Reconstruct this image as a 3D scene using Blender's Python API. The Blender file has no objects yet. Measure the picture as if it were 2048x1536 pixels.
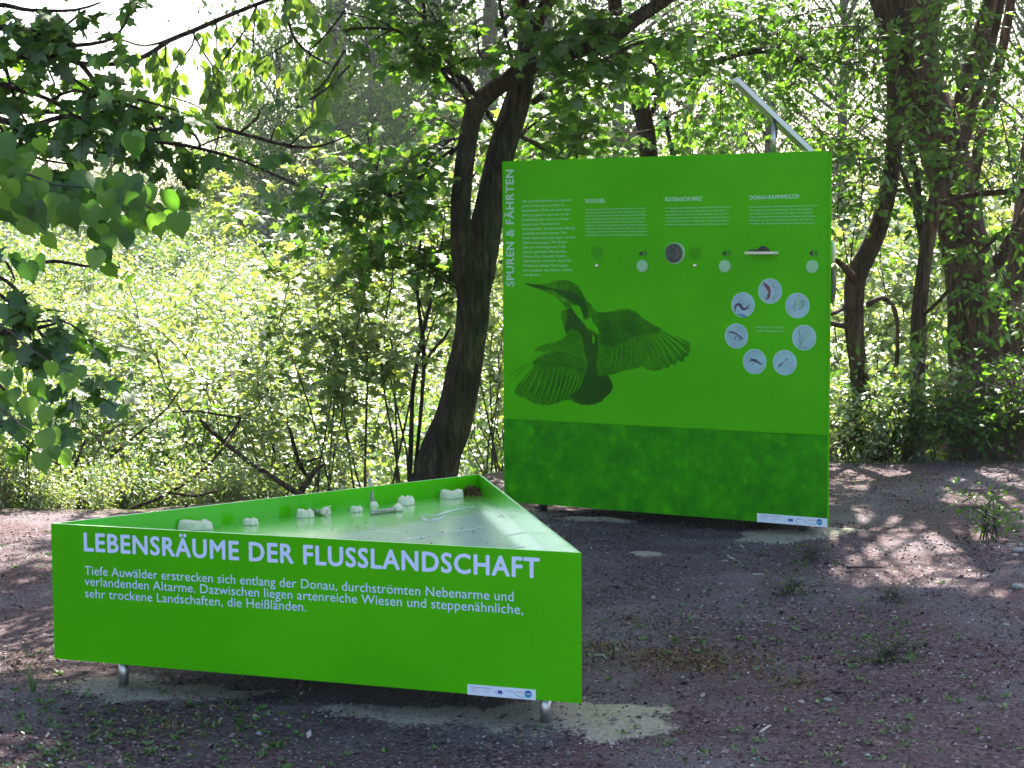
import bpy, math, random
import numpy as np
from mathutils import Matrix, Vector

S = bpy.context.scene
C = S.collection
R = math.radians
rnd = random.Random(7)

# ------------------------------------------------------------ camera, sky, sun, exposure
FOC, PITCH, ROLL, EYE = 3526.4, 0.0801, 0.0061, 1.6
_c, _s, _cr, _sr = math.cos(PITCH), math.sin(PITCH), math.cos(ROLL), math.sin(ROLL)
FWD = np.array([0, _c, -_s])
_u0 = np.array([0, _s, _c]); _r0 = np.array([1.0, 0, 0])
RIGHT = _r0 * _cr - _u0 * _sr
UP = _r0 * _sr + _u0 * _cr
cam_d = bpy.data.cameras.new('camera')
cam_d.sensor_width = 36; cam_d.lens = FOC / 2048 * 36
cam_d.clip_start = 0.1; cam_d.clip_end = 2000
cam = bpy.data.objects.new('camera', cam_d); C.objects.link(cam)
cam.matrix_world = Matrix(((RIGHT[0], UP[0], -FWD[0], 0), (RIGHT[1], UP[1], -FWD[1], 0), (RIGHT[2], UP[2], -FWD[2], EYE), (0, 0, 0, 1)))
S.camera = cam

SUN_AZ, SUN_EL = R(12.5), R(47)
w = bpy.data.worlds.new('World'); S.world = w; w.use_nodes = True
nt = w.node_tree; bg = nt.nodes['Background']
sky = nt.nodes.new('ShaderNodeTexSky'); sky.sky_type = 'NISHITA'; sky.sun_disc = False
sky.sun_elevation = SUN_EL; sky.sun_rotation = SUN_AZ; sky.dust_density = 2.5; sky.air_density = 1.0
nt.links.new(sky.outputs[0], bg.inputs[0]); bg.inputs[1].default_value = 0.08
sun_d = bpy.data.lights.new('sun', 'SUN'); sun_d.energy = 5.0; sun_d.angle = R(0.53); sun_d.color = (1, 0.94, 0.85)
sun = bpy.data.objects.new('sun', sun_d); C.objects.link(sun)
SUNV = np.array([math.sin(SUN_AZ) * math.cos(SUN_EL), math.cos(SUN_AZ) * math.cos(SUN_EL), math.sin(SUN_EL)])
sun.rotation_euler = Vector(SUNV).to_track_quat('Z', 'Y').to_euler(); sun.location = (0, 0, 30)
S.view_settings.view_transform = 'Standard'; S.view_settings.look = 'None'
S.view_settings.gamma = 1; S.view_settings.use_curve_mapping = False
S.view_settings.exposure = 2.6
cy = S.cycles
cy.use_denoising = True
cy.max_bounces = 9; cy.diffuse_bounces = 4; cy.glossy_bounces = 3; cy.transmission_bounces = 5; cy.transparent_max_bounces = 6
cy.sample_clamp_indirect = 6; cy.caustics_reflective = False; cy.caustics_refractive = False

# ------------------------------------------------------------ picture helpers (photo pixels of 2048 x 1536 to places)
CAMP = np.array([0, 0, EYE])
def ray(px, py):
    d = FWD * FOC + RIGHT * (px - 1024) + UP * (768 - py)
    return d / np.linalg.norm(d)
def at(px, py, Y):
    d = ray(px, py); return CAMP + d * (Y / d[1])
def on_z(px, py, z=0.0):
    d = ray(px, py); return CAMP + d * ((z - EYE) / d[2])
def project(P):
    P = np.atleast_2d(P) - CAMP
    dd = P @ FWD
    return 1024 + (P @ RIGHT) / dd * FOC, 768 - (P @ UP) / dd * FOC, dd

# ------------------------------------------------------------ object helpers
def tag(o, label=None, cat=None, group=None, kind=None):
    if label: o['label'] = label
    if cat: o['category'] = cat
    if group: o['group'] = group
    if kind: o['kind'] = kind
    return o
def empty(name, loc=(0, 0, 0), label=None, cat=None, group=None, kind=None):
    o = bpy.data.objects.new(name, None); C.objects.link(o); o.location = loc; o.empty_display_size = .2
    return tag(o, label, cat, group, kind)
def link(name, me, parent=None, mat=None, kind=None, smooth=False):
    """one mesh object; vertices are given in world space and kept there under a parent that is only translated"""
    if mat and not me.materials: me.materials.append(mat)
    o = bpy.data.objects.new(name, me); C.objects.link(o)
    if smooth:
        me.polygons.foreach_set('use_smooth', [True] * len(me.polygons))
    if parent:
        o.parent = parent; o.matrix_parent_inverse = Matrix.Translation(-Vector(parent_loc(parent)))
    if kind: o['kind'] = kind
    return o
def parent_loc(p):
    v = Vector(p.location)
    if p.parent and p.type == 'EMPTY': v = v + parent_loc(p.parent)
    return v
def child(o, p):
    o.parent = p; o.matrix_parent_inverse = Matrix.Translation(-Vector(p.location)) if p.type == 'EMPTY' else Matrix.Identity(4)
    return o
def pymesh(name, V, F):
    me = bpy.data.meshes.new(name); me.from_pydata([tuple(map(float, v)) for v in V], [], [tuple(f) for f in F]); me.update(); return me
def trimesh(name, V, F, tint=None):
    V = np.ascontiguousarray(V, dtype=np.float32); F = np.ascontiguousarray(F, dtype=np.int32)
    k = F.shape[1]
    me = bpy.data.meshes.new(name)
    me.vertices.add(len(V)); me.vertices.foreach_set('co', V.ravel())
    me.loops.add(F.size); me.loops.foreach_set('vertex_index', F.ravel())
    me.polygons.add(len(F)); me.polygons.foreach_set('loop_start', np.arange(0, F.size, k, dtype=np.int32))
    me.update(calc_edges=True)
    if tint is not None:
        a = me.attributes.new('tint', 'FLOAT', 'POINT'); a.data.foreach_set('value', np.ascontiguousarray(tint, dtype=np.float32))
    return me
def join_arrays(parts):
    Vs, Fs, T, n = [], [], [], 0
    for V, F, t in parts:
        if len(V) == 0: continue
        Vs.append(V); Fs.append(F + n); T.append(t if np.ndim(t) else np.full(len(V), t)); n += len(V)
    return np.concatenate(Vs), np.concatenate(Fs), np.concatenate(T)

# ------------------------------------------------------------ materials
def material(name):
    m = bpy.data.materials.new(name); m.use_nodes = True
    nt = m.node_tree
    return m, nt, nt.nodes['Principled BSDF'], nt.nodes['Material Output']
def N(nt, t, **k):
    n = nt.nodes.new(t)
    for a, b in k.items(): setattr(n, a, b)
    return n
def ramp(nt, stops, interp='LINEAR'):
    r = N(nt, 'ShaderNodeValToRGB'); e = r.color_ramp; e.interpolation = interp
    while len(e.elements) < len(stops): e.elements.new(0.5)
    for i, (p, c) in enumerate(stops):
        e.elements[i].position = p; e.elements[i].color = (*c, 1)
    return r
def plain(name, col, rough=.5, metal=0, noise=0, nscale=20, bump=0, spec=.5, coat=0):
    m, nt, b, o = material(name)
    b.inputs['Base Color'].default_value = (*col, 1); b.inputs['Roughness'].default_value = rough
    b.inputs['Metallic'].default_value = metal; b.inputs['Specular IOR Level'].default_value = spec
    b.inputs['Coat Weight'].default_value = coat; b.inputs['Coat Roughness'].default_value = .08
    if noise or bump:
        tc = N(nt, 'ShaderNodeTexCoord'); no = N(nt, 'ShaderNodeTexNoise'); no.inputs['Scale'].default_value = nscale; no.inputs['Detail'].default_value = 6
        nt.links.new(tc.outputs['Object'], no.inputs['Vector'])
        if noise:
            r = ramp(nt, [(.3, tuple(c * (1 - noise) for c in col)), (.7, tuple(min(1, c * (1 + noise)) for c in col))])
            nt.links.new(no.outputs[0], r.inputs[0]); nt.links.new(r.outputs[0], b.inputs['Base Color'])
        if bump:
            bp = N(nt, 'ShaderNodeBump'); bp.inputs['Strength'].default_value = bump; bp.inputs['Distance'].default_value = .02
            nt.links.new(no.outputs[0], bp.inputs['Height']); nt.links.new(bp.outputs[0], b.inputs['Normal'])
    return m
def leaf_mat(name, stops, trans=.5, gloss=.06, tgain=1.6, veins=False, rough=.42):
    """a leaf: diffuse on top, light through the blade, a little wax gloss; colour by the leaf's own tint"""
    m, nt, b, o = material(name); nt.nodes.remove(b)
    if veins:
        inf = N(nt, 'ShaderNodeObjectInfo'); src = inf.outputs['Random']
    else:
        a = N(nt, 'ShaderNodeAttribute', attribute_name='tint'); src = a.outputs['Fac']
    r = ramp(nt, stops); nt.links.new(src, r.inputs[0]); col = r.outputs[0]
    nrm = None
    if veins:
        tc = N(nt, 'ShaderNodeTexCoord'); sx = N(nt, 'ShaderNodeSeparateXYZ'); nt.links.new(tc.outputs['Object'], sx.inputs[0])
        ab = N(nt, 'ShaderNodeMath', operation='ABSOLUTE'); nt.links.new(sx.outputs[0], ab.inputs[0])
        m1 = N(nt, 'ShaderNodeMath', operation='MULTIPLY'); nt.links.new(ab.outputs[0], m1.inputs[0]); m1.inputs[1].default_value = .75
        s1 = N(nt, 'ShaderNodeMath', operation='SUBTRACT'); nt.links.new(sx.outputs[1], s1.inputs[0]); nt.links.new(m1.outputs[0], s1.inputs[1])
        m2 = N(nt, 'ShaderNodeMath', operation='MULTIPLY'); nt.links.new(s1.outputs[0], m2.inputs[0]); m2.inputs[1].default_value = 24
        sn = N(nt, 'ShaderNodeMath', operation='SINE'); nt.links.new(m2.outputs[0], sn.inputs[0])
        a2 = N(nt, 'ShaderNodeMath', operation='ABSOLUTE'); nt.links.new(sn.outputs[0], a2.inputs[0])
        mn = N(nt, 'ShaderNodeMath', operation='MULTIPLY'); nt.links.new(ab.outputs[0], mn.inputs[0]); mn.inputs[1].default_value = 22
        mi = N(nt, 'ShaderNodeMath', operation='MINIMUM'); nt.links.new(a2.outputs[0], mi.inputs[0]); nt.links.new(mn.outputs[0], mi.inputs[1])
        vr = ramp(nt, [(0, (1.0, 1.0, 1.0)), (.18, (.70, .74, .70))]); nt.links.new(mi.outputs[0], vr.inputs[0])
        mm = N(nt, 'ShaderNodeMix', data_type='RGBA', blend_type='MULTIPLY'); mm.inputs[0].default_value = 1
        nt.links.new(col, mm.inputs[6]); nt.links.new(vr.outputs[0], mm.inputs[7]); col = mm.outputs[2]
        bp = N(nt, 'ShaderNodeBump'); bp.inputs['Strength'].default_value = .12; bp.inputs['Distance'].default_value = .01
        nt.links.new(mi.outputs[0], bp.inputs['Height']); nrm = bp.outputs[0]
    d = N(nt, 'ShaderNodeBsdfDiffuse'); t = N(nt, 'ShaderNodeBsdfTranslucent'); g = N(nt, 'ShaderNodeBsdfGlossy')
    g.inputs['Roughness'].default_value = rough; g.inputs['Color'].default_value = (.9, .95, .9, 1)
    nt.links.new(col, d.inputs[0])
    tm = N(nt, 'ShaderNodeMix', data_type='RGBA', blend_type='MULTIPLY'); tm.inputs[0].default_value = 1
    nt.links.new(col, tm.inputs[6]); tm.inputs[7].default_value = (tgain * 1.08, tgain, tgain * .45, 1); nt.links.new(tm.outputs[2], t.inputs[0])
    x = N(nt, 'ShaderNodeMixShader'); x.inputs[0].default_value = trans
    nt.links.new(d.outputs[0], x.inputs[1]); nt.links.new(t.outputs[0], x.inputs[2])
    y = N(nt, 'ShaderNodeMixShader'); y.inputs[0].default_value = gloss
    nt.links.new(x.outputs[0], y.inputs[1]); nt.links.new(g.outputs[0], y.inputs[2]); nt.links.new(y.outputs[0], o.inputs[0])
    if nrm:
        nt.links.new(nrm, d.inputs['Normal']); nt.links.new(nrm, g.inputs['Normal'])
    return m
def bark(name, c0, c1, scale=9, bump=1.0, moss=None):
    m, nt, b, o = material(name)
    tc = N(nt, 'ShaderNodeTexCoord'); mp = N(nt, 'ShaderNodeMapping'); mp.inputs['Scale'].default_value = (1, 1, .13)
    nt.links.new(tc.outputs['Object'], mp.inputs[0])
    no = N(nt, 'ShaderNodeTexNoise'); no.inputs['Scale'].default_value = scale * 5; no.inputs['Detail'].default_value = 7; no.inputs['Roughness'].default_value = .65; no.inputs['Distortion'].default_value = .6
    nt.links.new(mp.outputs[0], no.inputs['Vector'])
    n2 = N(nt, 'ShaderNodeTexNoise'); n2.inputs['Scale'].default_value = 3.3; n2.inputs['Detail'].default_value = 4; nt.links.new(tc.outputs['Object'], n2.inputs['Vector'])
    r = ramp(nt, [(.38, c0), (.54, c1), (.68, tuple(x * 1.8 for x in c1))]); nt.links.new(no.outputs[0], r.inputs[0])
    col = r.outputs[0]
    r2 = ramp(nt, [(.45, (0, 0, 0)), (.62, (1, 1, 1))]); nt.links.new(n2.outputs[0], r2.inputs[0])
    mx = N(nt, 'ShaderNodeMix', data_type='RGBA'); nt.links.new(r2.outputs[0], mx.inputs[0]); nt.links.new(col, mx.inputs[6])
    if moss:
        r3 = ramp(nt, [(.3, tuple(x * .6 for x in moss)), (.7, moss)]); nt.links.new(no.outputs[0], r3.inputs[0]); nt.links.new(r3.outputs[0], mx.inputs[7])
    else:
        r3 = ramp(nt, [(.3, tuple(x * .75 for x in c0)), (.7, tuple(x * .8 for x in c1))]); nt.links.new(no.outputs[0], r3.inputs[0]); nt.links.new(r3.outputs[0], mx.inputs[7])
    nt.links.new(mx.outputs[2], b.inputs['Base Color'])
    b.inputs['Roughness'].default_value = .9; b.inputs['Specular IOR Level'].default_value = .2
    bp = N(nt, 'ShaderNodeBump'); bp.inputs['Strength'].default_value = bump; bp.inputs['Distance'].default_value = .06
    nt.links.new(no.outputs[0], bp.inputs['Height']); nt.links.new(bp.outputs[0], b.inputs['Normal'])
    return m

GREEN = (.068, .455, .0004)
def paint(name, col, rough=.42, grime=True, blobs=False, coat=0.0):
    m, nt, b, o = material(name)
    tc = N(nt, 'ShaderNodeTexCoord')
    n1 = N(nt, 'ShaderNodeTexNoise'); n1.inputs['Scale'].default_value = 2.2; n1.inputs['Detail'].default_value = 5; nt.links.new(tc.outputs['Object'], n1.inputs['Vector'])
    r1 = ramp(nt, [(.35, tuple(c * .93 for c in col)), (.65, tuple(min(1, c * 1.05) for c in col))]); nt.links.new(n1.outputs[0], r1.inputs[0])
    out = r1.outputs[0]
    if blobs:
        # printed blurred foliage: soft round spots of two sizes over a darker green
        acc = None
        for sc, st, lo in ((9, .2, .12), (17, .2, .16)):
            v = N(nt, 'ShaderNodeTexVoronoi'); v.inputs['Scale'].default_value = sc; v.inputs['Randomness'].default_value = 1; v.distance = 'EUCLIDEAN'
            nt.links.new(tc.outputs['Object'], v.inputs['Vector'])
            q = N(nt, 'ShaderNodeMapRange'); q.inputs[1].default_value = .12; q.inputs[2].default_value = .5; q.inputs[3].default_value = 1; q.inputs[4].default_value = 0; q.interpolation_type = 'SMOOTHSTEP'
            nt.links.new(v.outputs['Distance'], q.inputs[0])
            sp = N(nt, 'ShaderNodeSeparateColor'); nt.links.new(v.outputs['Color'], sp.inputs[0])
            mu = N(nt, 'ShaderNodeMath', operation='MULTIPLY'); nt.links.new(q.outputs[0], mu.inputs[0]); nt.links.new(sp.outputs[0], mu.inputs[1])
            m3 = N(nt, 'ShaderNodeMath', operation='MULTIPLY'); nt.links.new(mu.outputs[0], m3.inputs[0]); m3.inputs[1].default_value = st
            if acc is None: acc = m3.outputs[0]
            else:
                ad = N(nt, 'ShaderNodeMath', operation='ADD'); nt.links.new(acc, ad.inputs[0]); nt.links.new(m3.outputs[0], ad.inputs[1]); acc = ad.outputs[0]
        n3 = N(nt, 'ShaderNodeTexNoise'); n3.inputs['Scale'].default_value = 9; n3.inputs['Detail'].default_value = 6; n3.inputs['Roughness'].default_value = .7; nt.links.new(tc.outputs['Object'], n3.inputs['Vector'])
        ad = N(nt, 'ShaderNodeMath', operation='ADD'); nt.links.new(acc, ad.inputs[0]); nt.links.new(n3.outputs[0], ad.inputs[1])
        rb = ramp(nt, [(.36, (.014, .19, .0006)), (.60, (.030, .30, .0006)), (.85, (.055, .42, .0006))]); nt.links.new(ad.outputs[0], rb.inputs[0])
        out = rb.outputs[0]
    if grime:
        n2 = N(nt, 'ShaderNodeTexNoise'); n2.inputs['Scale'].default_value = 95; n2.inputs['Detail'].default_value = 2; nt.links.new(tc.outputs['Object'], n2.inputs['Vector'])
        r2 = ramp(nt, [(.235, (.25, .25, .2)), (.27, (1, 1, 1))]); nt.links.new(n2.outputs[0], r2.inputs[0])
        mx = N(nt, 'ShaderNodeMix', data_type='RGBA', blend_type='MULTIPLY'); mx.inputs[0].default_value = .8
        nt.links.new(out, mx.inputs[6]); nt.links.new(r2.outputs[0], mx.inputs[7]); out = mx.outputs[2]
    nt.links.new(out, b.inputs['Base Color'])
    b.inputs['Specular IOR Level'].default_value = .07; b.inputs['Coat Weight'].default_value = coat; b.inputs['Coat Roughness'].default_value = .12
    n4 = N(nt, 'ShaderNodeTexNoise'); n4.inputs['Scale'].default_value = 3; nt.links.new(tc.outputs['Object'], n4.inputs['Vector'])
    rr = N(nt, 'ShaderNodeMapRange'); rr.inputs[3].default_value = rough - .06; rr.inputs[4].default_value = rough + .1; nt.links.new(n4.outputs[0], rr.inputs[0]); nt.links.new(rr.outputs[0], b.inputs['Roughness'])
    return m

M = {}
M['green'] = paint('green sheet', GREEN)
M['green_gloss'] = paint('glossy green sheet', GREEN, rough=.3, coat=.8)
M['green_edge'] = paint('green cut edge', (.17, .62, .012), grime=False)
M['bokeh'] = paint('printed foliage green', GREEN, blobs=True)
M['print_white'] = plain('pale lettering', (.62, .70, .93), .5)
M['print_pale'] = plain('pale small lettering', (.36, .62, .44), .5)
M['black'] = plain('black print', (.012, .014, .018), .45)
M['white'] = plain('white enamel', (.75, .77, .8), .4, noise=.04, nscale=8)
M['steel'] = plain('brushed steel', (.42, .42, .44), .3, 1, noise=.12, nscale=30)
M['plaster'] = plain('cast resin', (.66, .66, .56), .6, noise=.1, nscale=30, bump=.25)
M['handle'] = plain('grey wooden handle', (.40, .38, .32), .7, noise=.18, nscale=60, bump=.2)
M['sticker'] = plain('white sticker', (.72, .78, .88), .35)
M['dark_hole'] = plain('hole', (.006, .012, .004), .9)

# ------------------------------------------------------------ noise for terrain
def vnoise(x, y, seed=0, sc=1.0):
    x = np.asarray(x) * sc + 1000; y = np.asarray(y) * sc + 1000
    xi = np.floor(x).astype(np.int64); yi = np.floor(y).astype(np.int64); fx = x - xi; fy = y - yi
    fx = fx * fx * (3 - 2 * fx); fy = fy * fy * (3 - 2 * fy)
    def h(a, b):
        n = (a * 374761393 + b * 668265263 + seed * 1274126177) & 0xffffffff
        n = ((n ^ (n >> 13)) * 1274126177) & 0xffffffff
        return ((n ^ (n >> 16)) & 0xffff) / 65535.0
    return (h(xi, yi) * (1 - fx) + h(xi + 1, yi) * fx) * (1 - fy) + (h(xi, yi + 1) * (1 - fx) + h(xi + 1, yi + 1) * fx) * fy
def fbm(x, y, seed=0, sc=1.0, o=4):
    return sum(vnoise(x, y, seed + i, sc * 2 ** i) * .5 ** i for i in range(o)) / sum(.5 ** i for i in range(o))
def sm(t):
    t = np.clip(t, 0, 1); return t * t * (3 - 2 * t)
def edge_y(x):
    return 10.45 + 2.35 * sm((np.asarray(x) + 2.6) / 3.6) + .25 * (vnoise(x, 0, 5, .9) - .5)
SAND = []
for (px, py, rx, ry, a) in ((250, 1372, .33, .17, 0), (370, 1385, .36, .16, 0), (1095, 1440, .42, .27, 0), (1240, 1462, .24, .13, 0), (900, 1432, .30, .13, 0), (760, 1425, .26, .09, 0),
                            (1305, 1428, .12, .06, 0), (1600, 1068, .34, .24, 0), (1540, 1076, .2, .15, 0), (1083, 1024, .3, .2, 0), (1180, 1040, .25, .13, 0), (1290, 1108, .1, .1, 0)):
    p = on_z(px, py); SAND.append((p[0], p[1], rx, ry))
def sand_mask(x, y):
    m = np.zeros_like(np.asarray(x, dtype=float))
    nn = fbm(x, y, 31, 7, 5) - .5
    for (cx, cy_, rx, ry) in SAND:
        d = np.sqrt(((x - cx) / rx) ** 2 + ((y - cy_) / ry) ** 2)
        m = np.maximum(m, sm((1.15 - d + nn * 1.5) / .7))
    return m
def height(x, y):
    x = np.asarray(x, dtype=float); y = np.asarray(y, dtype=float)
    s = y - edge_y(x)
    h = -.95 * sm(s / 3.2) + 1.9 * sm((y - 19) / 34) + 3.0 * sm((y - 90) / 90)
    far = sm((y - 11) / 6)
    h = h + (fbm(x, y, 3, .35, 3) - .5) * .5 * far + (fbm(x, y, 9, 2.2, 3) - .5) * .045 + (fbm(x, y, 12, 9, 2) - .5) * .012 * (1 - far)
    return h - .004 + sand_mask(x, y) * .012

# ------------------------------------------------------------ ground
def axis(a, b, fine0, fine1, step, grow=1.18):
    xs = list(np.arange(fine0, fine1 + 1e-6, step)); s = step
    while xs[-1] < b: s *= grow; xs.append(xs[-1] + s)
    s = step
    while xs[0] > a: s *= grow; xs.insert(0, xs[0] - s)
    return np.array(xs)
gx = axis(-260, 260, -4.2, 4.4, .045); gy = axis(-60, 420, 4.2, 13.4, .045)
GX, GY = np.meshgrid(gx, gy)
GZ = height(GX, GY)
V = np.stack([GX.ravel(), GY.ravel(), GZ.ravel()], 1)
nx_, ny_ = len(gx), len(gy)
ii = (np.arange(ny_ - 1)[:, None] * nx_ + np.arange(nx_ - 1)[None, :]).ravel()
F = np.stack([ii, ii + 1, ii + nx_ + 1, ii + nx_], 1)
me = trimesh('ground', V, F)
a = me.attributes.new('sand', 'FLOAT', 'POINT'); a.data.foreach_set('value', sand_mask(V[:, 0], V[:, 1]).astype(np.float32))
a = me.attributes.new('wild', 'FLOAT', 'POINT'); a.data.foreach_set('value', sm((V[:, 1] - edge_y(V[:, 0])) / .6 + .3).astype(np.float32))
m, nt, b, o = material('forest floor')
tc = N(nt, 'ShaderNodeTexCoord')
def nz(sc, det=5, ro=.6, dist=0):
    n = N(nt, 'ShaderNodeTexNoise'); n.inputs['Scale'].default_value = sc; n.inputs['Detail'].default_value = det; n.inputs['Roughness'].default_value = ro; n.inputs['Distortion'].default_value = dist
    nt.links.new(tc.outputs['Object'], n.inputs['Vector']); return n
def mixc(fac, a_, b_):
    x = N(nt, 'ShaderNodeMix', data_type='RGBA'); nt.links.new(fac, x.inputs[0]); nt.links.new(a_, x.inputs[6]); nt.links.new(b_, x.inputs[7]); return x.outputs[2]
fine = nz(55, 8, .75); mid = nz(9, 6, .65); big = nz(1.1, 4, .6); grit = nz(170, 3, .8)
soil = ramp(nt, [(.33, (.022, .011, .012)), (.47, (.076, .047, .052)), (.58, (.138, .098, .106)), (.72, (.32, .27, .28))]); nt.links.new(fine.outputs[0], soil.inputs[0])
gry = ramp(nt, [(.33, (.045, .032, .038)), (.52, (.15, .12, .135)), (.68, (.36, .32, .34))]); nt.links.new(grit.outputs[0], gry.inputs[0])
fb = ramp(nt, [(.48, (0, 0, 0)), (.62, (.85, .85, .85))]); nt.links.new(big.outputs[0], fb.inputs[0])
col = mixc(fb.outputs[0], soil.outputs[0], gry.outputs[0])
sandc = ramp(nt, [(.3, (.20, .175, .135)), (.6, (.40, .365, .29)), (.8, (.50, .46, .37))]); nt.links.new(fine.outputs[0], sandc.inputs[0])
at_ = N(nt, 'ShaderNodeAttribute', attribute_name='sand')
ad = N(nt, 'ShaderNodeMath', operation='ADD'); nt.links.new(at_.outputs['Fac'], ad.inputs[0])
mm = N(nt, 'ShaderNodeMath', operation='MULTIPLY_ADD'); nt.links.new(fine.outputs[0], mm.inputs[0]); mm.inputs[1].default_value = 2.6; mm.inputs[2].default_value = -1.3; nt.links.new(mm.outputs[0], ad.inputs[1])
sr_ = ramp(nt, [(.32, (0, 0, 0)), (.72, (1, 1, 1))]); nt.links.new(ad.outputs[0], sr_.inputs[0])
col = mixc(sr_.outputs[0], col, sandc.outputs[0])
wl = N(nt, 'ShaderNodeAttribute', attribute_name='wild')
wc = ramp(nt, [(.35, (.03, .028, .014)), (.5, (.06, .075, .02)), (.7, (.16, .13, .08))]); nt.links.new(mid.outputs[0], wc.inputs[0])
col = mixc(wl.outputs['Fac'], col, wc.outputs[0])
nt.links.new(col, b.inputs['Base Color']); b.inputs['Roughness'].default_value = .95; b.inputs['Specular IOR Level'].default_value = .15
bp = N(nt, 'ShaderNodeBump'); bp.inputs['Strength'].default_value = .9; bp.inputs['Distance'].default_value = .02
nt.links.new(fine.outputs[0], bp.inputs['Height']); nt.links.new(bp.outputs[0], b.inputs['Normal'])
g = link('ground', me, mat=m, smooth=True); tag(g, kind='structure')

# ------------------------------------------------------------ leaf templates (stem at origin, tip at +Y, face +Z)
def fan(right, centre, fold=.12, curl=.1):
    left = [(-x, y) for x, y in right[::-1] if x > 1e-6]
    out = right + left
    P = [centre] + out
    V = [(x, y, -fold * abs(x) - curl * (y * y)) for x, y in P]
    n = len(out)
    return np.array(V), np.array([(0, 1 + i, 1 + (i + 1) % n) for i in range(n)])
T_MAPLE = fan([(0, 0), (.16, -.07), (.40, -.02), (.28, .14), (.60, .38), (.40, .44), (.22, .46), (.27, .68), (.10, .74), (0, 1)], (0, .32))
T_MAPLE_S = fan([(0, 0), (.40, -.02), (.26, .18), (.58, .42), (.2, .48), (0, 1)], (0, .32))
T_OVAL = fan([(0, 0), (.20, .26), (.24, .52), (.12, .82), (0, 1)], (0, .5))
T_SMALL = (np.array([(0, 0, 0), (.3, .5, -.07), (0, 1, -.08), (-.3, .5, -.07)]), np.array([(0, 1, 2), (0, 2, 3)]))
T_LINDEN = fan([(0, .05), (.14, -.06), (.34, -.02), (.49, .16), (.50, .36), (.42, .56), (.27, .76), (.10, .92), (0, 1.1)], (0, .36), .18, .16)

def unit(a): return a / (np.linalg.norm(a, axis=-1, keepdims=True) + 1e-9)
def leaf_cloud(T, P, D, NRM, size, tint):
    TV, TF = T
    D = unit(D); X = unit(np.cross(D, NRM)); Z = np.cross(X, D)
    n, k = len(P), len(TV)
    V = P[:, None, :] + size[:, None, None] * (TV[None, :, 0:1] * X[:, None, :] + TV[None, :, 1:2] * D[:, None, :] + TV[None, :, 2:3] * Z[:, None, :])
    F = TF[None] + (np.arange(n) * k)[:, None, None]
    return V.reshape(-1, 3), F.reshape(-1, 3), np.repeat(tint, k)
def stick_cloud(A, B, r0, r1):
    """three-sided thin sticks"""
    n = len(A); D = unit(B - A); ref = np.tile([0.31, .2, .93], (n, 1)); X = unit(np.cross(D, ref)); Y = np.cross(D, X)
    V = []
    for P, r in ((A, r0), (B, r1)):
        for k in range(3):
            an = k * 2 * math.pi / 3
            V.append(P + np.reshape(r, (-1, 1)) * (math.cos(an) * X + math.sin(an) * Y))
    V = np.stack(V, 1).reshape(-1, 3)
    base = (np.arange(n) * 6)[:, None, None]
    F = np.array([(0, 1, 4), (0, 4, 3), (1, 2, 5), (1, 5, 4), (2, 0, 3), (2, 3, 5)])[None] + base
    return V, F.reshape(-1, 3), np.full(len(V), .5)
def smooth_line(pts, rad, step=.08):
    P = np.array(pts, float); r = np.array(rad, float)
    if len(P) < 3: P = np.vstack([P[0], (P[0] + P[-1]) / 2, P[-1]]); r = np.array([r[0], (r[0] + r[-1]) / 2, r[-1]])
    Q = np.vstack([2 * P[0] - P[1], P, 2 * P[-1] - P[-2]])
    outP, outR = [], []
    for i in range(len(P) - 1):
        n = max(2, int(np.linalg.norm(P[i + 1] - P[i]) / step))
        for t in np.linspace(0, 1, n, endpoint=False):
            a_, b_, c_, d_ = Q[i], Q[i + 1], Q[i + 2], Q[i + 3]
            outP.append(.5 * (2 * b_ + (c_ - a_) * t + (2 * a_ - 5 * b_ + 4 * c_ - d_) * t * t + (3 * b_ - a_ - 3 * c_ + d_) * t ** 3)); outR.append(r[i] * (1 - t) + r[i + 1] * t)
    outP.append(P[-1]); outR.append(r[-1])
    return np.array(outP), np.array(outR)
def tube(P, r, sides=8, rough=0.0, seed=1, cap=True):
    n = len(P); T = unit(np.gradient(P, axis=0))
    ref = np.array([.9, .1, .3]) if abs(T[0][2]) > .7 else np.array([0.05, .1, 1])
    X = unit(np.cross(T, ref)); Y = np.cross(T, X)
    an = np.linspace(0, 2 * math.pi, sides, endpoint=False)
    rr = np.repeat(r[:, None], sides, 1)
    if rough:
        g_ = np.random.RandomState(seed); ph = g_.rand(6) * 6.28
        L = np.arange(n)[:, None]
        rr = rr * (1 + rough * (.5 * np.sin(3 * an[None] + ph[0] + L * .11) + .35 * np.sin(5 * an[None] + ph[1] - L * .17) + .35 * np.sin(L * .35 + ph[2] + an[None]) + .3 * (g_.rand(n, sides) - .5)))
    V = P[:, None] + rr[..., None] * (np.cos(an)[None, :, None] * X[:, None] + np.sin(an)[None, :, None] * Y[:, None])
    V = V.reshape(-1, 3); F = []
    i = (np.arange(n - 1)[:, None] * sides); j = np.arange(sides)[None]; k = (j + 1) % sides
    F = np.concatenate([np.stack([i + j, i + k, i + sides + k], -1).reshape(-1, 3), np.stack([i + j, i + sides + k, i + sides + j], -1).reshape(-1, 3)])
    if cap:
        V = np.vstack([V, P[-1], P[0]]); m_ = n * sides; jj = np.arange(sides)
        F = np.vstack([F, np.stack([(n - 1) * sides + jj, (n - 1) * sides + (jj + 1) % sides, np.full(sides, m_)], 1), np.stack([(jj + 1) % sides, jj, np.full(sides, m_ + 1)], 1)])
    return V, F, np.full(len(V), .5)
def limb(name, pts, rad, mat, parent, sides=12, rough=.1, seed=1, step=.06):
    P, r = smooth_line(pts, rad, step)
    V, F, _ = tube(P, r, sides, rough, seed)
    return link(name, trimesh(name, V, F), parent, mat, smooth=True), P, r
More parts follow.
